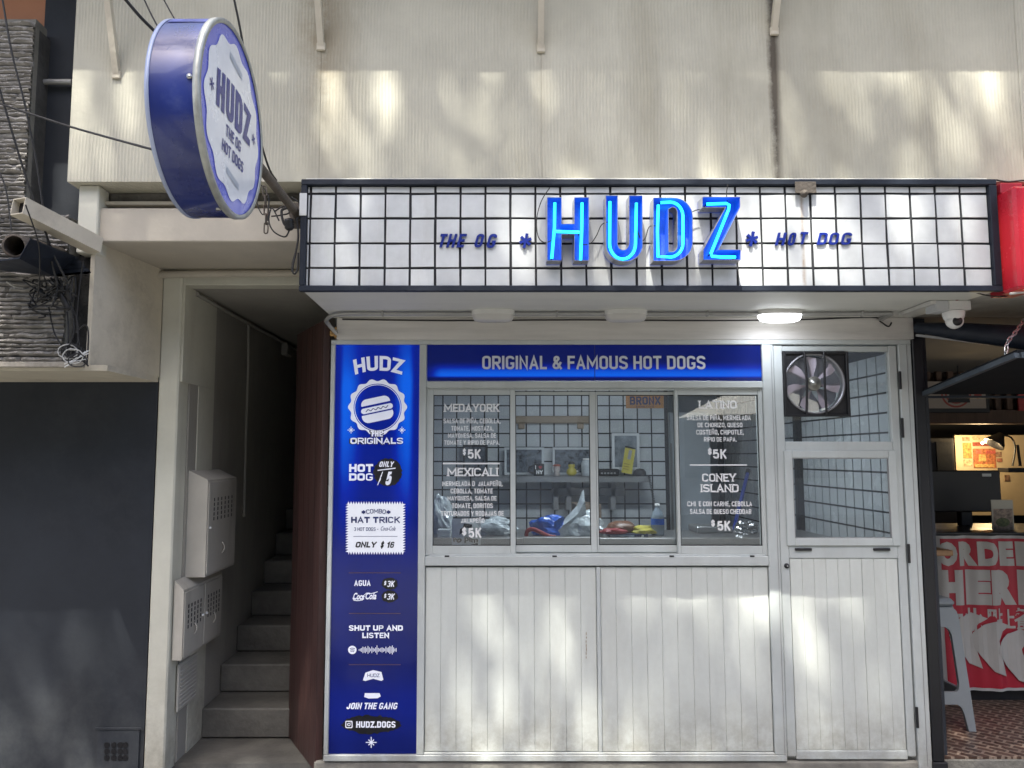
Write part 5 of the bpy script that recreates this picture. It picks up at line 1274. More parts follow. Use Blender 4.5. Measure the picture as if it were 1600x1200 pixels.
# carton and cloths behind the third window
bx = thing('printed_carton', 'flat blue and white printed carton behind the third window', 'carton', at(985,.42))
a = rect(951, 834, 1013, 846, .40); MB().box(a[0], a[1], .40, .55, zc, a[3], .002).build('carton_box', mat('carton_navy', (.03,.05,.12), .5, var=.2, vs=20), bx)
a2 = rect(953, 836, 991, 844, .399); MB().poly([[(953,836),(991,836),(991,844),(953,844)]], pmap(.3985), 0).build('carton_label', mat('carton_pale', (.40,.48,.58), .5, var=.5, vs=50), bx)
MB().poly([[(1003,836),(1006,836),(1006,844),(1002,844),(1001,841)]], pmap(.398), 0).build('carton_mark', vinyl, bx)
zq = a[3]
t = bag('bread_loaf', Vector((X_(971,830,.48),.48,zq)), (.085,.07,.045), mat('brown_bread_bag', (.16,.075,.04), .35, var=.3, vs=12), 41, 'brown wrapped loaf lying on top of the printed carton', 'bread', .12)
t = bag('red_cloth', Vector((X_(958,834,.41),.41,zq)), (.075,.035,.02), redb, 43, 'red cloth folded in front of the brown loaf', 'cloth', .25)
t = bag('yellow_cloth', Vector((X_(1001,836,.46),.46,zq-.005)), (.08,.05,.028), mat('yellow_cloth', (.38,.33,.03), .6, var=.2, vs=14), 47, 'yellow and black cloth trailing off the right end of the carton', 'cloth', .35)
c = at(1028,.5); bt = thing('spray_bottle', 'clear water bottle with blue label on the counter by the coiled cord', 'bottle', c)
MB().lathe(c, (0,0,1), [(0,0),(.036,0),(.038,.02),(.038,.10),(.03,.13),(.014,.15),(.013,.165),(0,.165)], 20).build('bottle_body', mat('pale_blue_plastic', (.25,.30,.35), .15, var=.2, vs=12), bt)
MB().lathe(c+Vector((0,0,.165)), (0,0,1), [(.015,0),(.015,.015),(0,.015)], 16).build('bottle_cap', white_pl, bt)
MB().lathe(c+Vector((0,0,.06)), (0,0,1), [(.0387,0),(.0387,.035)], 20).build('bottle_label', blueb, bt)
# bronx plate
a = rect(978, 618, 1037, 638, .55)
bp_ = thing('number_plate', 'orange souvenir number plate hanging at the top of the third window', 'plate', (a[0],.55,a[3]))
MB().box(a[0], a[1], .55, .553, a[2], a[3]+.02, .001).build('plate', mat('orange_plate', (.50,.22,.05), .4, var=.08, vs=12), bp_)
mb = MB(); ptext(mb, 'BRONX', 984, 619.5, 1032, 632.5, .5485, bold=.05); mb.build('lettering', mat('plate_navy', (.015,.02,.09), .5), bp_)
mb = MB(); ptext(mb, 'EMPIRE STATE', 994, 634.3, 1022, 636.8, .5485, bold=.01); mb.build('lettering', MATS['plate_navy'], bp_)
MB().tube([(a[0]+.03,.552,a[3]+.02),(a[0]+.03,.552,2.3)], .0015, 5).build('hanging_cord', rubber_m, bp_)
MB().tube([(a[1]-.03,.552,a[3]+.02),(a[1]-.03,.552,2.3)], .0015, 5).build('hanging_cord', rubber_m, bp_)
# broom and carton by the right wall
p0, p1 = P(1168,740,1.7), P(1144,838,1.3)
br = thing('blue_broom', 'blue broom handle leaning behind the right menu window', 'broom', p1)
MB().tube([p0, p1], .014, 8).build('broom_handle', mat('blue_plastic', (.03,.06,.32), .4), br)
MB().tube([p0, p0+(p0-p1)*.06], .018, 8).build('grip', black_m, br)
a = rect(1090, 841, 1146, 856, .6); cb = thing('steel_tray', 'shallow steel tray below the right menu lettering', 'tray', (a[0],.6,a[2]))
MB().box(a[0], a[1], .6, .8, zc+.001, zc+.04, .006).build('tray', steel, cb)
fo = thing('foil_pack', 'shiny crumpled foil pack beside the steel tray', 'foil', at(1165,.6)); crumple(MB(), at(1165,.6), (.06,.05,.05), 77, amp=.5).build('foil', mat('foil', (.5,.5,.5), .15, metal=.9, var=.3, vs=30), fo)
cn = thing('cardboard_box', 'brown cardboard box behind the clear bags', 'box', at(915,1.2))
MB().box(X_(900,810,1.4), X_(940,810,1.4), 1.4, 1.7, Z_(840,1.4), Z_(788,1.4), .004).build('box_body', mat('cardboard', (.22,.16,.11), .8), cn)
# ================================================================ lamps, conduit and camera under the canopy
LY = -.20
lamp_body = mat('lamp_white_body', (.60,.60,.58), .4, var=.05)
lit = em_mat('lit_diffuser', (.93,.96,1.), 3.)
unlit = mat('opal_diffuser', (.50,.49,.47), .35, var=.05)
def bulkhead(px0, px1, on, label):
    x0, x1 = X_(px0, 490, LY), X_(px1, 490, LY); cx, w = (x0+x1)/2, (x1-x0)/2
    t = thing('bulkhead_lamp', label, 'lamp', (cx, LY, SZ), 'oval lamps under the canopy')
    def oval(rx, ry, n=40): return [(math.copysign(abs(math.cos(a))**.6, math.cos(a))*rx, math.copysign(abs(math.sin(a))**.8, math.sin(a))*ry) for a in [2*math.pi*i/n for i in range(n)]]
    mp = lambda u, v, w_=0.: Vector((cx+u, LY+v, SZ-w_))
    mb = MB(); mb.poly([oval(w, .055)], mp, 0, .022); mb.build('lamp_body', lamp_body, t)
    mb = MB(); rings = [oval(w*.97, .052), oval(w*.95,.050), oval(w*.88,.044), oval(w*.7,.03), oval(w*.3,.01)]; hs = [.022,.036,.048,.055,.057]; n = 40; vs = []
    for r_, h in zip(rings, hs): vs += [mp(u, v, h) for u, v in r_]
    mb.add(vs, [(i*n+k, i*n+(k+1)%n, (i+1)*n+(k+1)%n, (i+1)*n+k) for i in range(4) for k in range(n)], True); mb.add(vs[-n:], [tuple(range(n))])
    mb.build('diffuser', lit if on else unlit, t)
    if on:
        l = bpy.data.lights.new('lamp_light', 'AREA'); l.shape = 'ELLIPSE'; l.size = w*1.7; l.size_y = .08; l.energy = .45; l.color = (.80,.86,1.)
        o = bpy.data.objects.new('lamp_light', l); C.objects.link(o); o.parent = t; o.location = (0, 0, -.062)
bulkhead(737, 804, False, 'unlit oval bulkhead lamp under the canopy, left of the three')
bulkhead(944, 1011, False, 'unlit oval bulkhead lamp under the middle of the canopy')
bulkhead(1184, 1252, True, 'lit white oval bulkhead lamp under the canopy')
zc_ = SZ - .014
cdt = thing('conduit_pipe', 'thin grey conduit running along the canopy underside past the oval lamps', 'conduit', (.6, LY, SZ))
for a, b_ in ((513,738),(803,945),(1010,1185),(1251,1392)):
    pts = [Vector((X_(a, 487, LY), LY, zc_)), Vector((X_(b_, 487, LY), LY, zc_))]
    if a == 513: pts = smooth_path([Vector((X_(527,505,-.03), -.035, SZ-.09)), Vector((X_(516,495,-.05), -.07, SZ-.05)), Vector((X_(512,489,-.1), -.12, SZ-.03)), Vector((X_(530,487,LY), LY+.01, zc_)), Vector((X_(600,487,LY), LY, zc_)), Vector((X_(738,487,LY), LY, zc_))])
    MB().tube(pts, .0105, 10).build('pipe', grey_pipe, cdt)
for px in (598, 870, 1105, 1347):
    x = X_(px, 487, LY); MB().box(x-.006, x+.006, LY-.014, LY+.014, SZ-.028, SZ-.0005, .003).build('clip', grey_pipe, cdt)
MB().beam(Vector((X_(1392,487,LY), LY, zc_)), Vector((X_(1378,500,-.05), -.04, zc_)), .022, .016).build('trunking', grey_pipe, cdt)
MB().beam(Vector((X_(1412,486,LY), LY+.02, zc_+.002)), Vector((X_(1462,460,-.5), -.48, zc_+.002)), .022, .016).build('trunking', mat('pale_trunking', (.5,.49,.46), .5), cdt)
pts = [Vector((X_(535,500,-.024), -.026, Z_(499,-.024))), Vector((X_(700,501,-.024), -.026, Z_(501,-.024))), Vector((X_(900,500,-.024), -.026, Z_(500,-.024))), Vector((X_(1100,501,-.024), -.026, Z_(501,-.024))),
       Vector((X_(1250,499,-.024), -.026, Z_(499.5,-.024))), Vector((X_(1360,496,-.024), -.026, Z_(496,-.024))), Vector((X_(1375,501,-.03), -.035, Z_(503,-.03))), Vector((X_(1388,510,-.04), -.04, Z_(510,-.04))), Vector((X_(1393,503,-.04), -.04, Z_(504,-.04)))]
cable('cable', pts, .004, rubber_m, 'thin black cable sagging along the pale board above the kiosk frame')
# security camera
c = P(1487, 476, -.42); zt = SZ-.001
sc = thing('security_camera', 'white dome security camera under the right end of the canopy', 'camera', (c.x, -.42, zt))
a = rect(1458, 458, 1516, 473, -.45)
MB().box(a[0], a[0]+.06, -.47, -.38, zt-.05, zt, .003).build('junction_box', mat('box_grey', (.45,.46,.47), .5), sc)
MB().box(a[0]+.061, a[1]-.01, -.47, -.38, zt-.045, zt, .003).build('mount_box', lamp_body, sc)
MB().lathe(P(1495,465,-.471), (0,-1,0), [(.014,0),(.014,.003),(0,.003)], 20).build('round_mark', redb, sc)
cc = Vector((c.x, -.43, zt-.046))
MB().lathe(cc, (0,0,-1), [(.046,0),(.048,.01),(.044,.03),(.034,.045)], 32).build('camera_base', white_pl, sc)
bc = cc + Vector((0,-.004,-.045)); MB().lathe(bc - Vector((.004,-.035,.006)).normalized()*0, (-.1,-1,-.18), [(0,-.038),(.022,-.032),(.034,-.018),(.038,0),(.035,.016),(.027,.027),(.0225,.030)], 32).build('camera_ball', white_pl, sc)
ax_ = Vector((-.1,-1,-.18)).normalized(); MB().lathe(bc, ax_, [(.0225,.028),(.020,.032),(0,.0335)], 32).build('lens', print_black, sc)

# ================================================================ cables, chain and knots at the pole and the stone corner
def cb(pts, r, label, m=rubber_m, name='power_cable', group=None):
    return cable(name, [P(x, y, Y) for x, y, Y in pts], r, m, label, 'cable', group)
cb([(-12,158,-1.0),(60,182,-1.02),(110,198,-1.05),(170,215,-1.15),(240,234,-1.3)], .0045, 'black cable running from the left edge to the back of the round sign')
cb([(190,-8,-1.6),(218,25,-1.55),(245,52,-1.5)], .0055, 'thick black cable dropping to the top of the round sign')
cb([(222,-8,-1.5),(236,22,-1.5),(250,48,-1.5)], .0030, 'thin black wire beside the thick cable above the round sign')
cb([(252,-8,-1.4),(266,18,-1.4),(282,45,-1.4)], .0028, 'rightmost thin wire reaching the top of the round sign')
cb([(364,-10,-1.2),(378,60,-1.15),(392,150,-1.05),(406,215,-.9),(420,262,-.8),(432,282,-.7)], .0045, 'black cable passing behind the right edge of the round sign to the pole')
cb([(2,-12,-.9),(18,80,-.88),(38,160,-.85),(58,260,-.8),(75,380,-.75),(90,445,-.7)], .0045, 'long black cable crossing the upper stone wall into the splice')
cb([(-6,120,-.95),(20,210,-.9),(48,300,-.85),(70,360,-.8),(85,400,-.75),(105,440,-.7)], .0045, 'second long black cable left of the cream square tube')
cb([(-3,262,-1.0),(10,300,-1.),(18,360,-1.)], .003, 'short wire hanging before the round pipe mouth')
cb([(40,320,-1.1),(60,380,-1.0),(62,430,-.9),(58,470,-.8)], .003, 'thin wire curling below the round pipe')
tg = thing('cable_tangle', 'tangle of black splices and cable loops at the dark corner beside the stone wall', 'cable tangle', P(95,470,-.62))
rt = random.Random(9)
for x0, y0, x1, y1 in ((88,448,108,485),(103,446,110,470),(60,450,72,470),(95,446,92,452)):
    a, b_ = P(x0,y0,-.64), P(x1,y1,-.63); MB().tube([a, a.lerp(b_,.15), a.lerp(b_,.85), b_], [.006,.013,.013,.006], 8).build('splice', rubber_m, tg)
for k in range(16):
    x, y = rt.uniform(50,98), rt.uniform(440,485); pts = [P(x+rt.uniform(-18,26), y+rt.uniform(-16,16), -.62-rt.uniform(0,.06)) for _ in range(5)]
    MB().tube(smooth_path(pts), .0034, 6).build('loose_wire', rubber_m, tg)
for pl in ([(108,470),(120,500),(122,530),(116,560)], [(112,480),(116,515),(108,545),(112,570)], [(130,408),(124,450),(120,500),(124,540)], [(105,487),(107,520),(105,560)], [(76,480),(85,520),(100,545),(115,565)], [(104,440),(116,432),(118,455),(112,472)], [(132,545),(128,560),(138,572)], [(118,520),(132,508),(138,520),(136,570)]):
    MB().tube(smooth_path([P(x, y, -.60) for x, y in pl]), .0035, 6).build('loose_wire', rubber_m, tg)
for k in range(6):
    cx, cy, r_ = 112+rt.uniform(-9,9), 556+rt.uniform(-8,8), rt.uniform(9,17); pts = [P(cx+r_*math.cos(a), cy+r_*.7*math.sin(a)+rt.uniform(-1,1), -.60-.01*k) for a in [2*math.pi*i/14 for i in range(14)]]
    MB().tube(pts, .0028, 6, closed=True).build('wire_coil', rubber_m if k % 2 else MATS['pale_trunking'], tg)
for k in range(5):
    MB().tube([P(103+rt.uniform(-3,6),570+rt.uniform(-6,6),-.63), P(136+rt.uniform(-4,4),552+rt.uniform(-8,10),-.61)], .0022, 6).build('white_tie', white_pl, tg)
cb([(10,440,-.62),(22,448,-.60),(36,450,-.57)], .003, 'short pale wire end sticking out of the stone wall', MATS['pale_trunking'])

tg2 = thing('pole_wiring', 'loops of black wire and an insulator hanging at the foot of the round sign pole', 'wiring', P(455,350,-.62))
for pl, r_ in (([(406,295),(400,305),(404,325),(412,335),(414,310)],.003), ([(436,345),(425,325),(420,345),(428,362),(445,370),(452,360)],.0035), ([(455,308),(468,318),(470,335),(462,345)],.004), ([(448,325),(440,330),(444,350),(455,358)],.006),
               ([(464,340),(466,370),(462,395),(457,420),(460,428),(465,420),(466,395)],.0045), ([(462,395),(458,408),(456,424)],.004), ([(430,330),(444,322),(452,332),(440,336),(424,338)],.0035), ([(468,302),(476,298),(480,306)],.003), ([(405,287),(412,294),(420,310),(418,345)],.0028)):
    MB().tube(smooth_path([P(x, y, -.68) for x, y in pl]), r_, 6).build('wire_loop', rubber_m, tg2)
MB().lathe(P(452,352,-.68), (0.1,0,-1), [(.010,-.03),(.020,-.026),(.022,-.01),(.018,-.008),(.023,.0),(.018,.004),(.022,.012),(.012,.022),(0,.024)], 16).build('insulator', black_m, tg2)
def chain(name, pts, rlink, label, m=rust_m):
    t = thing(name, label, 'chain', pts[0]); L_ = rlink*2.9; path = smooth_path(pts, 20); acc = 0; k = 0; last = path[0]
    dist = 0; cur = path[0]; i = 0
    samples = [path[0]]
    for q in path[1:]:
        if (q-samples[-1]).length >= L_: samples.append(q)
    for k in range(len(samples)-1):
        a, b_ = samples[k], samples[k+1]; d_ = (b_-a).normalized(); s_ = d_.cross(Vector((0,1,0.01))).normalized(); 
        if k % 2: s_ = d_.cross(s_).normalized()
        c_ = (a+b_)/2; hl_ = L_*.62; r_ = rlink*.62; lp = []
        for j in range(12):
            an = 2*math.pi*j/12; x = math.cos(an); y = math.sin(an)
            lp.append(c_ + s_*(r_*x) + d_*((hl_-r_)*(1 if y > 0 else -1) + r_*y if abs(y) > 1e-6 else 0))
        MB().tube(lp, rlink*.24, 6, closed=True).build('link', m, t)
    return t
chain('chain', [P(413,292,-.75), P(415,318,-.75), P(416,345,-.75), P(415,372,-.75)], .0135, 'short rusty chain hanging from the round sign pole')

# ================================================================ next shop on the right
NF = .10
ns = thing('neighbour_shop', 'dim open food shop to the right of the kiosk', 'shop', (3.2, 1.5, 0))
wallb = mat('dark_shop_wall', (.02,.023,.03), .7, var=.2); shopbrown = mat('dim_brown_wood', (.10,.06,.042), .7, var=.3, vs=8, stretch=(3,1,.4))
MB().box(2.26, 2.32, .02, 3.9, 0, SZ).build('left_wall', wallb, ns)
a = P(1445,1100,0)
pst = thing('black_post', 'black metal post between the kiosk door frame and the open shop', 'post', (2.28,0,0))
MB().box(xr+.003, xr+.058, -.03, .02, .085, Z_(531), .004).build('post', print_black, pst)
MB().box(xr-.002, xr+.070, -.035, .04, .045, .084, .003).build('post_foot', black_m, pst)
structure(MB().box(2.262, 7, -.01, 3.9, .0, NF-.012, .004).build('step_edge', concrete, None, (0,0,0)))
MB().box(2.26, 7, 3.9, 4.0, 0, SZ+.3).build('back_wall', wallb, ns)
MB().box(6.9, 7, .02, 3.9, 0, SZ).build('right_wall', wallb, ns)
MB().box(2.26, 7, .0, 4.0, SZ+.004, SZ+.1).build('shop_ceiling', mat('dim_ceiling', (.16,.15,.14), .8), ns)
# patterned floor tiles
def floor_tile():
    m = mat('patterned_floor_tile', (.16,.095,.07), .35, var=.25, vs=14); n, L, b = nodes_of(m)
    g = n.new('ShaderNodeNewGeometry'); mp = n.new('ShaderNodeMapping'); mp.inputs['Rotation'].default_value = (0,0,R(45)); mp.inputs['Scale'].default_value = (1,1,0); L.new(g.outputs['Position'], mp.inputs[0])
    br_ = n.new('ShaderNodeTexBrick'); br_.inputs['Scale'].default_value = 1; br_.inputs['Brick Width'].default_value = .085; br_.inputs['Row Height'].default_value = .05; br_.inputs['Mortar Size'].default_value = .007; br_.inputs['Mortar Smooth'].default_value = .2
    br_.inputs['Color1'].default_value = (.05,.026,.018,1); br_.inputs['Color2'].default_value = (.085,.05,.037,1); br_.inputs['Mortar'].default_value = (.24,.18,.14,1)
    L.new(mp.outputs[0], br_.inputs[0]); L.new(br_.outputs[0], b.inputs['Base Color']); return m
ftm = floor_tile(); src = None
for i in range(10):
    for j in range(8):
        x = 2.37 + i*.202; y = .10 + j*.202; loc = (x, y, NF-.006)
        if src is None: src = MB().box(x-.1, x+.1, y-.1, y+.1, NF-.011, NF).build('floor_tile', ftm, ns, loc)
        else: place(src, loc, ns)
structure(MB().box(2.27, 6.9, 0.0, 3.9, .088, NF-.0115).build('shop_floor', grout, None, (0,0,0)))
# service counter and banner
CYB = .86
ct = thing('service_counter', 'dark service counter behind the red banner', 'counter', (3.4, 1.1, NF))
MB().box(X_(1462,900,CYB)+.0, 6.2, CYB+.03, 1.5, NF, Z_(836,CYB), .004).build('counter_body', black_m, ct)
MB().box(X_(1440,838,CYB), 6.2, CYB+.0, 1.52, Z_(836,CYB)+.0005, Z_(832,CYB), .003).build('counter_top', mat('dark_top', (.03,.03,.035), .35), ct)
bx0, bx1 = X_(1470,950,CYB), X_(1470,950,CYB)+1.9; bz1b, bz0b = Z_(841,CYB), Z_(1073,CYB)
def wav(x, z): return .012*math.sin((x-bx0)*26) + .006*math.sin((x-bx0)*61+1) + .003*math.sin(z*9)
def bmp(u, v, w=0.): return Vector((u, CYB - .022 - wav(u, v) - w, v))
ban = thing('order_banner', 'wavy red banner with big white order lettering hung under the shop counter', 'banner', (bx0, CYB, bz0b))
def sheet_mesh(x0, x1, z0, z1, nx, nz_, w):
    mb = MB(); vs = [bmp(x0+(x1-x0)*i/nx, z0+(z1-z0)*j/nz_, w) for i in range(nx+1) for j in range(nz_+1)]
    mb.add(vs, [(i*(nz_+1)+j, (i+1)*(nz_+1)+j, (i+1)*(nz_+1)+j+1, i*(nz_+1)+j+1) for i in range(nx) for j in range(nz_)], True); return mb
sheet_mesh(bx0-.018, bx1+.018, bz0b-.018, bz1b+.018, 170, 6, 0).build('white_border', mat('banner_white', (.45,.44,.43), .6, var=.05), ban)
sheet_mesh(bx0, bx1, bz0b, bz1b, 170, 6, .0025).build('red_sheet', mat('banner_red', (.38,.010,.028), .5, var=.08, vs=4), ban)
bl_m = mat('banner_letter', (.44,.42,.39), .6, var=.06)
def bpx(px, py): p_ = P(px, py, CYB-.02); return p_.x, p_.z
def btext(s, x0, y0, x1, y1, bold):
    mb = MB(); a = bpx(x0, y1); b_ = bpx(x1, y0); 
    vs, fs = text_mesh(s, bold)
    bm = bmesh.new(); V = [bm.verts.new((v[0], v[1], 0)) for v in vs]
    for f in fs:
        try: bm.faces.new([V[i] for i in f])
        except ValueError: pass
    xa = min(v[0] for v in vs); xb = max(v[0] for v in vs); ya = min(v[1] for v in vs); yb = max(v[1] for v in vs)
    for k in range(1, 24):                                            # cut so that the letters can follow the folds
        xx = xa + (xb-xa)*k/24; bmesh.ops.bisect_plane(bm, geom=bm.verts[:]+bm.edges[:]+bm.faces[:], plane_co=(xx,0,0), plane_no=(1,0,0))
    bm.verts.index_update()
    mb.add([bmp(a[0]+(v.co.x-xa)/(xb-xa)*(b_[0]-a[0]), a[1]+(v.co.y-ya)/(yb-ya)*(b_[1]-a[1]), .0055) for v in bm.verts], [[v.index for v in f.verts] for f in bm.faces]); bm.free()
    return mb
for s, x0, x1 in (('O',1464,1492),('R',1497,1524),('D',1527,1558),('E',1562,1583),('R',1588,1615)): btext(s, x0, 846, x1, 884, .08).build('lettering', bl_m, ban)
for s, x0, x1 in (('H',1467,1503),('E',1511,1544),('R',1548,1586),('E',1592,1626)): btext(s, x0, 890, x1, 945, .09).build('lettering', bl_m, ban)
for s, x0, x1, y0, y1 in (('在',1478,1502,950,1000),('此',1508,1534,950,990),('點',1542,1566,950,985),('上',1568,1586,952,982),('餐',1586,1612,950,985)): btext(s, x0, y0, x1, y1, .02).build('lettering', bl_m, ban)
# three curved arrows
def arrow(cx, cy, k):
    l = [(cx,cy+14),(cx+14,cy+2),(cx+34,cy-5),(cx+58,cy+4),(cx+44,cy+12),(cx+36,cy+26),(cx+40,cy+46),(cx+50,cy+82),(cx+30,cy+74),(cx+10,cy+50),(cx-4,cy+30)]
    l2 = [bpx(*q) for q in l]; mb = MB(); bm = bmesh.new(); bm.faces.new([bm.verts.new((p_[0],p_[1],0)) for p_ in l2]); bmesh.ops.triangulate(bm, faces=bm.faces[:])
    for q_ in range(1, 16): bmesh.ops.bisect_plane(bm, geom=bm.verts[:]+bm.edges[:]+bm.faces[:], plane_co=(l2[0][0]-.05+q_*.025,0,0), plane_no=(1,0,0))
    bm.verts.index_update(); mb.add([bmp(v.co.x, v.co.y, .010+.002*k) for v in bm.verts], [[v.index for v in f.verts] for f in bm.faces]); bm.free(); mb.build('curved_arrow', bl_m, ban)
for k, (x, y) in enumerate(((1484,962),(1521,974),(1560,988),(1600,1000))): arrow(x, y, k)
# wooden ledge at the post
a = rect(1440, 860, 1490, 869, .35); wl = thing('wooden_ledge', 'small wooden ledge sticking out beside the black post', 'ledge', (a[0],.4,a[2]))
MB().box(2.325, a[1], .35, .55, a[2], a[3], .004).build('ledge_board', mat('warm_wood', (.30,.17,.08), .5, var=.2, vs=20), wl)
MB().box(2.325, 2.34, .40, .5, a[2]-.06, a[2]-.001).build('ledge_bracket', black_m, wl)
# grey plastic stool
def stool():
    s0 = Vector((2.475, .55, NF)); t = thing('plastic_stool', 'tall grey plastic stool partly hidden by the black post', 'stool', s0)
    m = mat('grey_blue_plastic', (.24,.265,.28), .38, var=.05, vs=6); h = .70; mb = MB()
    top = .155; bot = .20
    MB().box(s0.x-top, s0.x+top, s0.y-top, s0.y+top, NF+h-.045, NF+h, .018).build('seat', m, t)
    def hw(z): return top + (bot-top)*(1-z/h)
    H_ = h-.046
    outer = [(-1,0),(-1,H_-.06),(-.96,H_-.02),(-.85,H_),(.85,H_),(.96,H_-.02),(1,H_-.06),(1,0),(.80,0),(.74,.09),(.68,.125),(.58,.14),(-.58,.14),(-.68,.125),(-.74,.09),(-.80,0)]
    hole = [(-.58,.205),(.58,.205),(.66,.215),(.71,.25),(.68,H_-.15),(.62,H_-.12),(.5,H_-.105),(-.5,H_-.105),(-.62,H_-.12),(-.68,H_-.15),(-.71,.25),(-.66,.215)]
    for ang in range(4):
        rt_ = Matrix.Rotation(R(90*ang), 3, 'Z')
        def pm(u, v, w=0.): return s0 + rt_ @ Vector((u, -(hw(v)-.001*ang*0) + w, v))
        conv = lambda l: [(a_*(hw(z_)-(.0 if ang % 2 == 0 else .0205)), z_) for a_, z_ in l]
        o2, h2 = conv(outer), conv(hole)
        MB().poly([o2, h2], pm, 0, .020).build('side_panel', m, t)
stool()
cu = thing('dark_curtain', 'dark folded cloth hanging behind the grey stool', 'curtain', (2.5,.62,NF))
mb = MB(); n_ = 60; vs = []
for i in range(n_+1):
    x = 2.34 + .30*i/n_
    for z_ in (NF+.1, 1.0): vs.append((x, .66 + .018*math.sin(i*.9), z_))
mb.add(vs, [(2*i, 2*i+2, 2*i+3, 2*i+1) for i in range(n_)], True).build('cloth', mat('charcoal_cloth', (.035,.04,.045), .7), cu)

# tilted flap shutter on its chain
fp = thing('flap_shutter', 'dark blue tilted flap shutter held open by a chain', 'shutter', (2.3, 0, 1.93))
A1, B1 = Vector((2.27, .03, CAMZ+.322)), Vector((2.27, -.74, CAMZ+.440)); WX = Vector((3.2,0,0)); T = Vector((0,0,-.012))
MB().hexa([A1, A1+WX, B1+WX, B1] + [q_+Vector((0,0,.012)) for q_ in (A1, A1+WX, B1+WX, B1)]).build('flap_panel', mat('matt_dark_panel', (.007,.008,.010), .8, var=.2, spec=.15), fp, fix=True)
MB().beam(A1+Vector((.0,0,-.012)), B1+Vector((.0,0,-.012)), .022, .022).build('edge_bar', mat('dull_blue_steel', (.06,.075,.09), .5, metal=.3, var=.2), fp)
MB().beam(B1+Vector((.012,0.0,-.012)), B1+WX+Vector((0,0,-.012)), .024, .024).build('edge_bar', mat('dull_blue_steel', (.06,.075,.09), .5, metal=.3, var=.2), fp)
MB().beam(A1+Vector((.012,0.01,-.014)), A1+WX+Vector((0,0.01,-.014)), .012, .012).build('hinge_bar', navy_m, fp)
chain('chain', [P(1600,500,-.45), P(1586,520,-.55), P(1573,538,-.62), P(1572,572,-.66)], .012, 'steel chain holding up the dark blue flap', steel)
# rolled dark awning higher up
ra = thing('rolled_awning', 'dark navy rolled awning under the shop ceiling', 'awning', (2.4,-.1,2.2))
MB().tube([P(1432,512,-.06)+Vector((0,0,0)), P(1500,518,-.25), P(1640,532,-.5)], [.026,.045,.062], 14).build('awning_roll', navy_m, ra)
MB().beam(P(1432,524,-.03), P(1640,548,-.45), .02, .012).build('awning_bar', alu_dark, ra)

# shelf band, pictures, lamps, note board deep in the shop
BY2 = 2.6
bb = thing('slatted_shelf', 'brown wooden slatted band across the back of the dim shop', 'shelf', (3.6, BY2, 2.0))
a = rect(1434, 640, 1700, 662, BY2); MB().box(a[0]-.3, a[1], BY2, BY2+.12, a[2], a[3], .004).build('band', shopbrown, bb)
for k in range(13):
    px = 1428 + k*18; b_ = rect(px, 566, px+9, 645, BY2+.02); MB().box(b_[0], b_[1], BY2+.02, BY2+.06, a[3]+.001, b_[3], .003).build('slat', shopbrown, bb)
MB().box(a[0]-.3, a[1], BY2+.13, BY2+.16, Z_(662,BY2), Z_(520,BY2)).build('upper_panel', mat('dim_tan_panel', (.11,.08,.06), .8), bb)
pc = thing('picture_frame', 'wide pale poster with a dark bowl and red arcs in a black frame', 'poster', P(1495,640,BY2-.05))
a = rect(1445, 600, 1545, 645, BY2-.05); MB().box(a[0], a[1], BY2-.06, BY2-.03, a[2], a[3], .004).build('frame', black_m, pc)
a = rect(1450, 596, 1540, 638, BY2-.065); MB().box(a[0], a[1], BY2-.064, BY2-.0605, a[2], a[3]).build('poster', mat('poster_cream', (.38,.32,.27), .5), pc)
mpp = pmap(BY2-.0655); prr = mat('poster_red', (.33,.06,.05), .5)
for r0, r1 in ((24,21),(18,15)):
    MB().poly([[(1494+r0*math.cos(R(t)), 613+r0*math.sin(R(t))) for t in range(0,181,12)] + [(1494+r1*math.cos(R(t)), 613+r1*math.sin(R(t))) for t in range(180,-1,-12)]], mpp, 0).build('printed_arc', prr, pc)
MB().poly([[(1484,612),(1513,612),(1516,629),(1481,629)]], pmap(BY2-.067), 0).build('printed_bowl', print_black, pc)
MB().poly([circle(1528,617,6,20)], mpp, 0).build('printed_badge', prr, pc)
rp2 = thing('red_poster', 'small red poster on the slats at the right edge', 'poster', P(1596,625,BY2)); a = rect(1590,612,1625,642,BY2-.02); MB().box(a[0],a[1],BY2-.03,BY2-.01,a[2],a[3],.003).build('poster', mat('red_paper', (.35,.04,.04), .5, var=.3, vs=15), rp2)
lm = thing('pendant_lamp', 'flat dark pendant lamp hanging in front of the pale poster', 'lamp', P(1495,560,2.2)); c = P(1495,560,2.2)
MB().lathe(c, (0,0,1), [(.0,-.012),(.11,-.012),(.11,.012),(.0,.02)], 28).build('lamp_shade', black_m, lm); MB().tube([c+Vector((0,0,-.012)), c+Vector((0,0,-.18))], .005, 6).build('stem', black_m, lm)
a = rect(1428, 563, 1447, 608, .8); sb = thing('speaker_box', 'small dark box loudspeaker hung inside beside the post', 'loudspeaker', (a[0],.8,a[2])); MB().box(2.325, a[1], .8, 1.0, a[2], a[3], .012).build('speaker_body', navy_m, sb); MB().poly([circle((2.325+a[1])/2,(a[2]+a[3])/2,.045,20)], fmap(.799), 0).build('speaker_grille', print_black, sb)
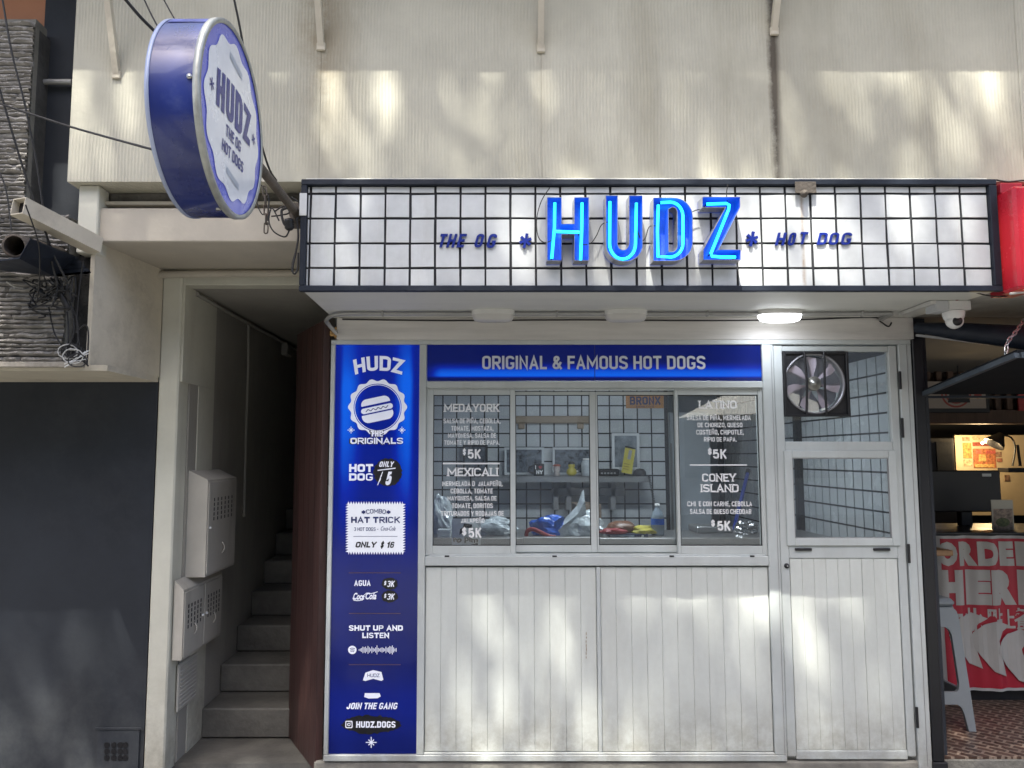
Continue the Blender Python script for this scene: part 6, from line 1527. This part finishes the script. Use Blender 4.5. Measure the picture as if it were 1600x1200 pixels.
# note board with cards in warm light
NY = 3.3
nbd = thing('note_board', 'cream board pinned with cards and menus under warm light deep in the shop', 'notice board', P(1560,700,NY))
a = rect(1495, 680, 1760, 805, NY); MB().box(a[0], a[1], NY, NY+.03, a[2], a[3]).build('board', mat('cream_board', (.55,.45,.30), .7), nbd)
rc = random.Random(12)
def card(x0, y0, x1, y1, col, lay=0):
    b_ = rect(x0, y0, x1, y1, NY-.004); nm = 'card_%02d' % rc.randint(0, 99)
    mm2 = mat('card_print', col, .6, var=.7, vs=45); MB().box(b_[0], b_[1], NY-.006-.004*lay, NY-.0005-.004*lay, b_[2], b_[3]).build('card', mm2, nbd)
for c_ in ((1504,683,1515,689,(.3,.2,.12)), (1519,682,1531,687,(.3,.25,.15)), (1520,691,1546,697,(.35,.08,.05)), (1505,692,1518,716,(.5,.3,.08)), (1521,701,1556,731,(.4,.14,.06)), (1556,706,1565,714,(.25,.15,.1)), (1506,718,1519,728,(.45,.38,.22)), (1535,687,1545,694,(.08,.08,.12)), (1560,698,1566,703,(.3,.12,.08)), (1558,716,1566,722,(.3,.12,.08)), (1570,742,1578,752,(.25,.15,.1))): card(*c_)
card(1529,710,1540,721,(.6,.35,.12),1); card(1540,704,1555,709,(.45,.1,.08),1); card(1523,725,1553,730,(.5,.3,.1),1); card(1524,703,1533,709,(.5,.12,.08),1)
kl2 = bpy.data.lights.new('board_lamp_light', 'POINT'); kl2.energy = 6.; kl2.color = (1,.72,.38); kl2.shadow_soft_size = .05
dl = thing('desk_lamp', 'black bell-shaped desk lamp silhouetted against the lit note board', 'lamp', P(1556,700,2.9))
h0, h1 = P(1549,700,2.85), P(1562,682,2.85); axl = (h0-h1).normalized()
MB().lathe(h1, axl, [(0,-.03),(.025,-.03),(.04,.0),(.075,.06),(.085,.09),(.080,.09),(.03,.02),(0,.0)], 24).build('lamp_shade', print_black, dl)
MB().tube(smooth_path([h1+Vector((0,0,.02)), P(1566,680,2.85), P(1580,684,2.9), P(1586,700,2.9), P(1582,728,2.9)]), .008, 8).build('lamp_arm', print_black, dl)
MB().tube([P(1590,695,2.9), P(1594,728,2.9)], .012, 8).build('lamp_arm', print_black, dl)
MB().box(P(1570,734,2.9).x, P(1600,734,2.9).x, 2.85, 3.0, P(0,738,2.9).z, P(0,731,2.9).z, .004).build('lamp_foot', print_black, dl)
lo = bpy.data.objects.new('board_lamp_light', kl2); C.objects.link(lo); lo.parent = dl; q_ = P(1535,692,2.95); lo.location = q_ - parent_origin(dl)
MB().lathe(q_+Vector((0,0,0)), (0,0,1), [(0,-.018),(.018,0),(0,.018)], 12).build('bulb', em_mat('warm_bulb', (1,.75,.4), 3.), dl)
# small upper cabinet beam, monitor, menu card stand, lit price sign
mo = thing('cash_monitor', 'black till monitor with a small label on the service counter', 'monitor', P(1510,800,1.3))
a = rect(1455, 735, 1565, 800, 1.3); MB().box(a[0], a[1], 1.3, 1.34, a[2], a[3], .008).build('monitor_body', black_m, mo)
b_ = rect(1535, 740, 1549, 744.5, 1.295); MB().box(b_[0], b_[1], 1.296, 1.2995, b_[2], b_[3]).build('monitor_label', alu, mo)
MB().box((a[0]+a[1])/2-.04, (a[0]+a[1])/2+.04, 1.31, 1.36, Z_(832,CYB), a[2], .004).build('monitor_stand', black_m, mo)
tb = thing('storage_shelf', 'black shelf unit silhouetted behind the till', 'shelf', (2.6,3.0,NF)); a = rect(1455,684,1492,760,3.0); MB().box(a[0]-.1,a[1],3.0,3.3,NF,a[3],.006).build('shelf_side', black_m, tb); MB().box(a[0]+.05,a[1]-.03,2.99,2.9995,a[2],a[3]-.04).build('shelf_door', navy_m, tb)
mc = thing('menu_card', 'upright white menu card with a food photo on the service counter', 'menu card', P(1568,832,1.0))
a = rect(1550, 781, 1584, 833, 1.0); MB().box(a[0], a[1], 1.0, 1.006, Z_(832,CYB)+.001, a[3], .001).build('card', mat('menu_card_white', (.42,.40,.34), .5, var=.06), mc)
MB().poly([[(1552,795),(1582,795),(1583,829),(1553,829)]], pmap(.998), 0).build('food_photo', mat('food_photo', (.20,.15,.12), .5, var=.8, vs=40), mc)
MB().poly([circle(1567,816,11,20,7)], pmap(.996), 0).build('printed_bowl', mat('green_food', (.10,.12,.05), .6, var=.6, vs=70), mc)
lsn = thing('glowing_sign', 'tiny glowing white sign with red letters deep behind the post', 'sign', P(1443,735,3.)); a = rect(1434,728,1456,744,3.0)
MB().box(a[0], a[1], 3.0, 3.02, a[2], a[3], .003).build('sign_face', em_mat('small_sign_glow', (1,.86,.9), 1.2), lsn); mb = MB(); ptext(mb, 'OSTORG', 1434, 732, 1455, 741, 2.996, bold=.04); mb.build('lettering', mat('sign_red', (.5,.03,.05), .5), lsn)
jr = thing('green_jar', 'small pale green jar at the left end of the service counter', 'jar', P(1450,830,1.0)); c = P(1451,829,1.0); c.z = Z_(832,CYB)+.001; MB().lathe(c, (0,0,1), [(0,0),(.024,0),(.03,.06),(.026,.06),(0,.05)], 18).build('jar_body', mat('pale_green_glass', (.35,.42,.25), .2), jr); MB().lathe(c+Vector((.018,0,.062)), (0,0,1), [(0,0),(.01,.005),(0,.014)], 12).build('jar_lid', white_pl, jr)
# red lightbox on the right edge
rl = thing('red_lightbox', 'red glowing lightbox sign at the right edge of the picture', 'sign', P(1590,370,-.72))
rf_ = mat('red_acrylic', (.42,.012,.03), .25, var=.08, vs=5, coat=.3); n, L, b = nodes_of(rf_)
g = n.new('ShaderNodeNewGeometry'); s = n.new('ShaderNodeSeparateXYZ'); L.new(g.outputs['Position'], s.inputs[0])
rz0, rz1 = Z_(452,-.76), Z_(292,-.76); rx0 = (X_(1578,290,-.76)+X_(1588,452,-.76))/2
m1 = mr(n, L, s.outputs[0], rx0+.02, rx0+.10, .10, 1.); m2_ = mth(n, L, 'MULTIPLY', m1, mth(n, L, 'MULTIPLY', mr(n, L, s.outputs[2], rz0, rz0+.14, .3, 1.), mr(n, L, s.outputs[2], rz1-.20, rz1-.02, 1., .2)))
b.inputs['Emission Color'].default_value = (1,.05,.05,1); em_ = mth(n, L, 'MULTIPLY', m2_, .8); L.new(em_, b.inputs['Emission Strength'])
MB().box(rx0, rx0+.8, -.78, -.66, rz0, rz1, .012).build('lightbox_body', rf_, rl)
rd = mat('red_metal', (.30,.012,.025), .4, var=.15)
a = rect(1559, 288, 1576, 304, -.68); MB().box(a[0], a[1]+.05, -.70, -.57, a[2], a[3], .004).build('bracket', rd, rl)
a = rect(1572, 442, 1590, 458, -.68); MB().box(a[0], a[1]+.05, -.70, -.57, a[2], a[3], .004).build('bracket', rd, rl)
MB().tube([P(1578,459,-.74), P(1640,452,-.74)], .006, 6).build('rod', MATS['pale_trunking'], rl)
cable('cable', [P(1556,281,-.62), P(1575,284,-.63), P(1600,282,-.64), P(1640,284,-.64)], .004, rubber_m, 'black cable along the top of the grey render beside the fascia sign')
cable('cable', [P(1520,456,-.62), P(1545,462,-.62), P(1570,463,-.62), P(1600,455,-.62)], .003, rubber_m, 'thin cable drooping under the right corner of the fascia sign')

# ================================================================ the tree over the street that dapples the light
random.seed(21)
leaf_m = mat('green_leaf', (.07,.12,.035), .55, var=.35, vs=3)
bark = mat('tree_bark', (.12,.095,.07), .9, var=.3, vs=8, bump=.8, bs=30)
tree = thing('street_tree', 'leafy street tree standing across the pavement in front of the shops', 'tree', (-3.4, -7.4, 0))
T0 = Vector((-3.4,-7.4,0)); CC = Vector((.35,0,1.2)) + SUN*14.5
MB().tube(smooth_path([T0, T0+Vector((.1,.1,2.)), T0+Vector((.3,.5,5.2)), T0+Vector((.7,1.2,10.3)), CC+Vector((-1.2,-.4,-.4))]), [.20-.16*i/24 for i in range(25)], 10).build('trunk', bark, tree)
clumps = []
for k in range(NCL):
    while True:
        d = Vector((random.uniform(-1,1), random.uniform(-1,1), random.uniform(-1,1)))
        if d.length < 1: break
    clumps.append(CC + Vector((d.x*4.6, d.y*3.6, d.z*1.5)))
mb = MB()
for c_ in clumps[::14]:
    m_ = (T0+Vector((.7,1.2,10.3))).lerp(c_, .5) + Vector((random.uniform(-.3,.3), random.uniform(-.3,.3), -.15))
    mb.tube(smooth_path([T0+Vector((.66,1.15,10.0)), m_, c_], 4), [.06-.048*i/8 for i in range(9)], 5)
mb.build('branches', bark, tree)
mb = MB()
for c_ in clumps:
    s_ = random.uniform(.22,.55)
    for k in range(46):
        p_ = c_ + Vector((random.gauss(0,s_*.85), random.gauss(0,s_*.30), random.gauss(0,s_*.30)))
        u_ = Vector((random.gauss(0,1), random.gauss(0,1), random.gauss(0,.5))).normalized(); w_ = u_.cross(Vector((random.gauss(0,.5), random.gauss(0,.5), 1))).normalized()
        l_ = random.uniform(.12,.20); b2 = l_*.42
        mb.add([p_, p_+u_*l_*.5+w_*b2*.5, p_+u_*l_, p_+u_*l_*.5-w_*b2*.5], [(0,1,2,3)])
stuff(mb.build('crown', leaf_m, tree))
# buildings across the street
ob = thing('opposite_building', 'plain pale building across the street behind the tree', 'building', (0,-17,0))
opw = mat('opposite_render', (.30,.29,.27), .85, var=.1)
MB().box(-26, 26, -24, -17, 0, 12).build('block', opw, ob)
for i in range(9):
    for j in range(3):
        x = -12 + i*2.9; z = 1.0 + j*3.2; f_ = MB().box(x, x+1.5, -17.0, -16.95, z, z+1.7).build('window', mat('opp_window', (.05,.06,.07), .15) if (i+j) == 0 else MATS['opp_window'], ob)
MB().box(-14.3, 14.3, -17.6, -16.9, 3.4, 3.55).build('ledge', opw, ob)
um = thing('market_umbrella', 'open pale parasol on the far pavement', 'parasol', (4.0,-7.2,0))
MB().lathe((4.0,-7.2,0), (0,0,1), [(.03,0),(.03,2.5)], 10).build('pole', grey_pipe, um)
MB().lathe((4.0,-7.2,0), (0,0,1), [(1.2,2.15),(.7,2.4),(.05,2.68)], 8, smooth=False).build('canopy', mat('pale_canvas', (.36,.35,.32), .8), um)
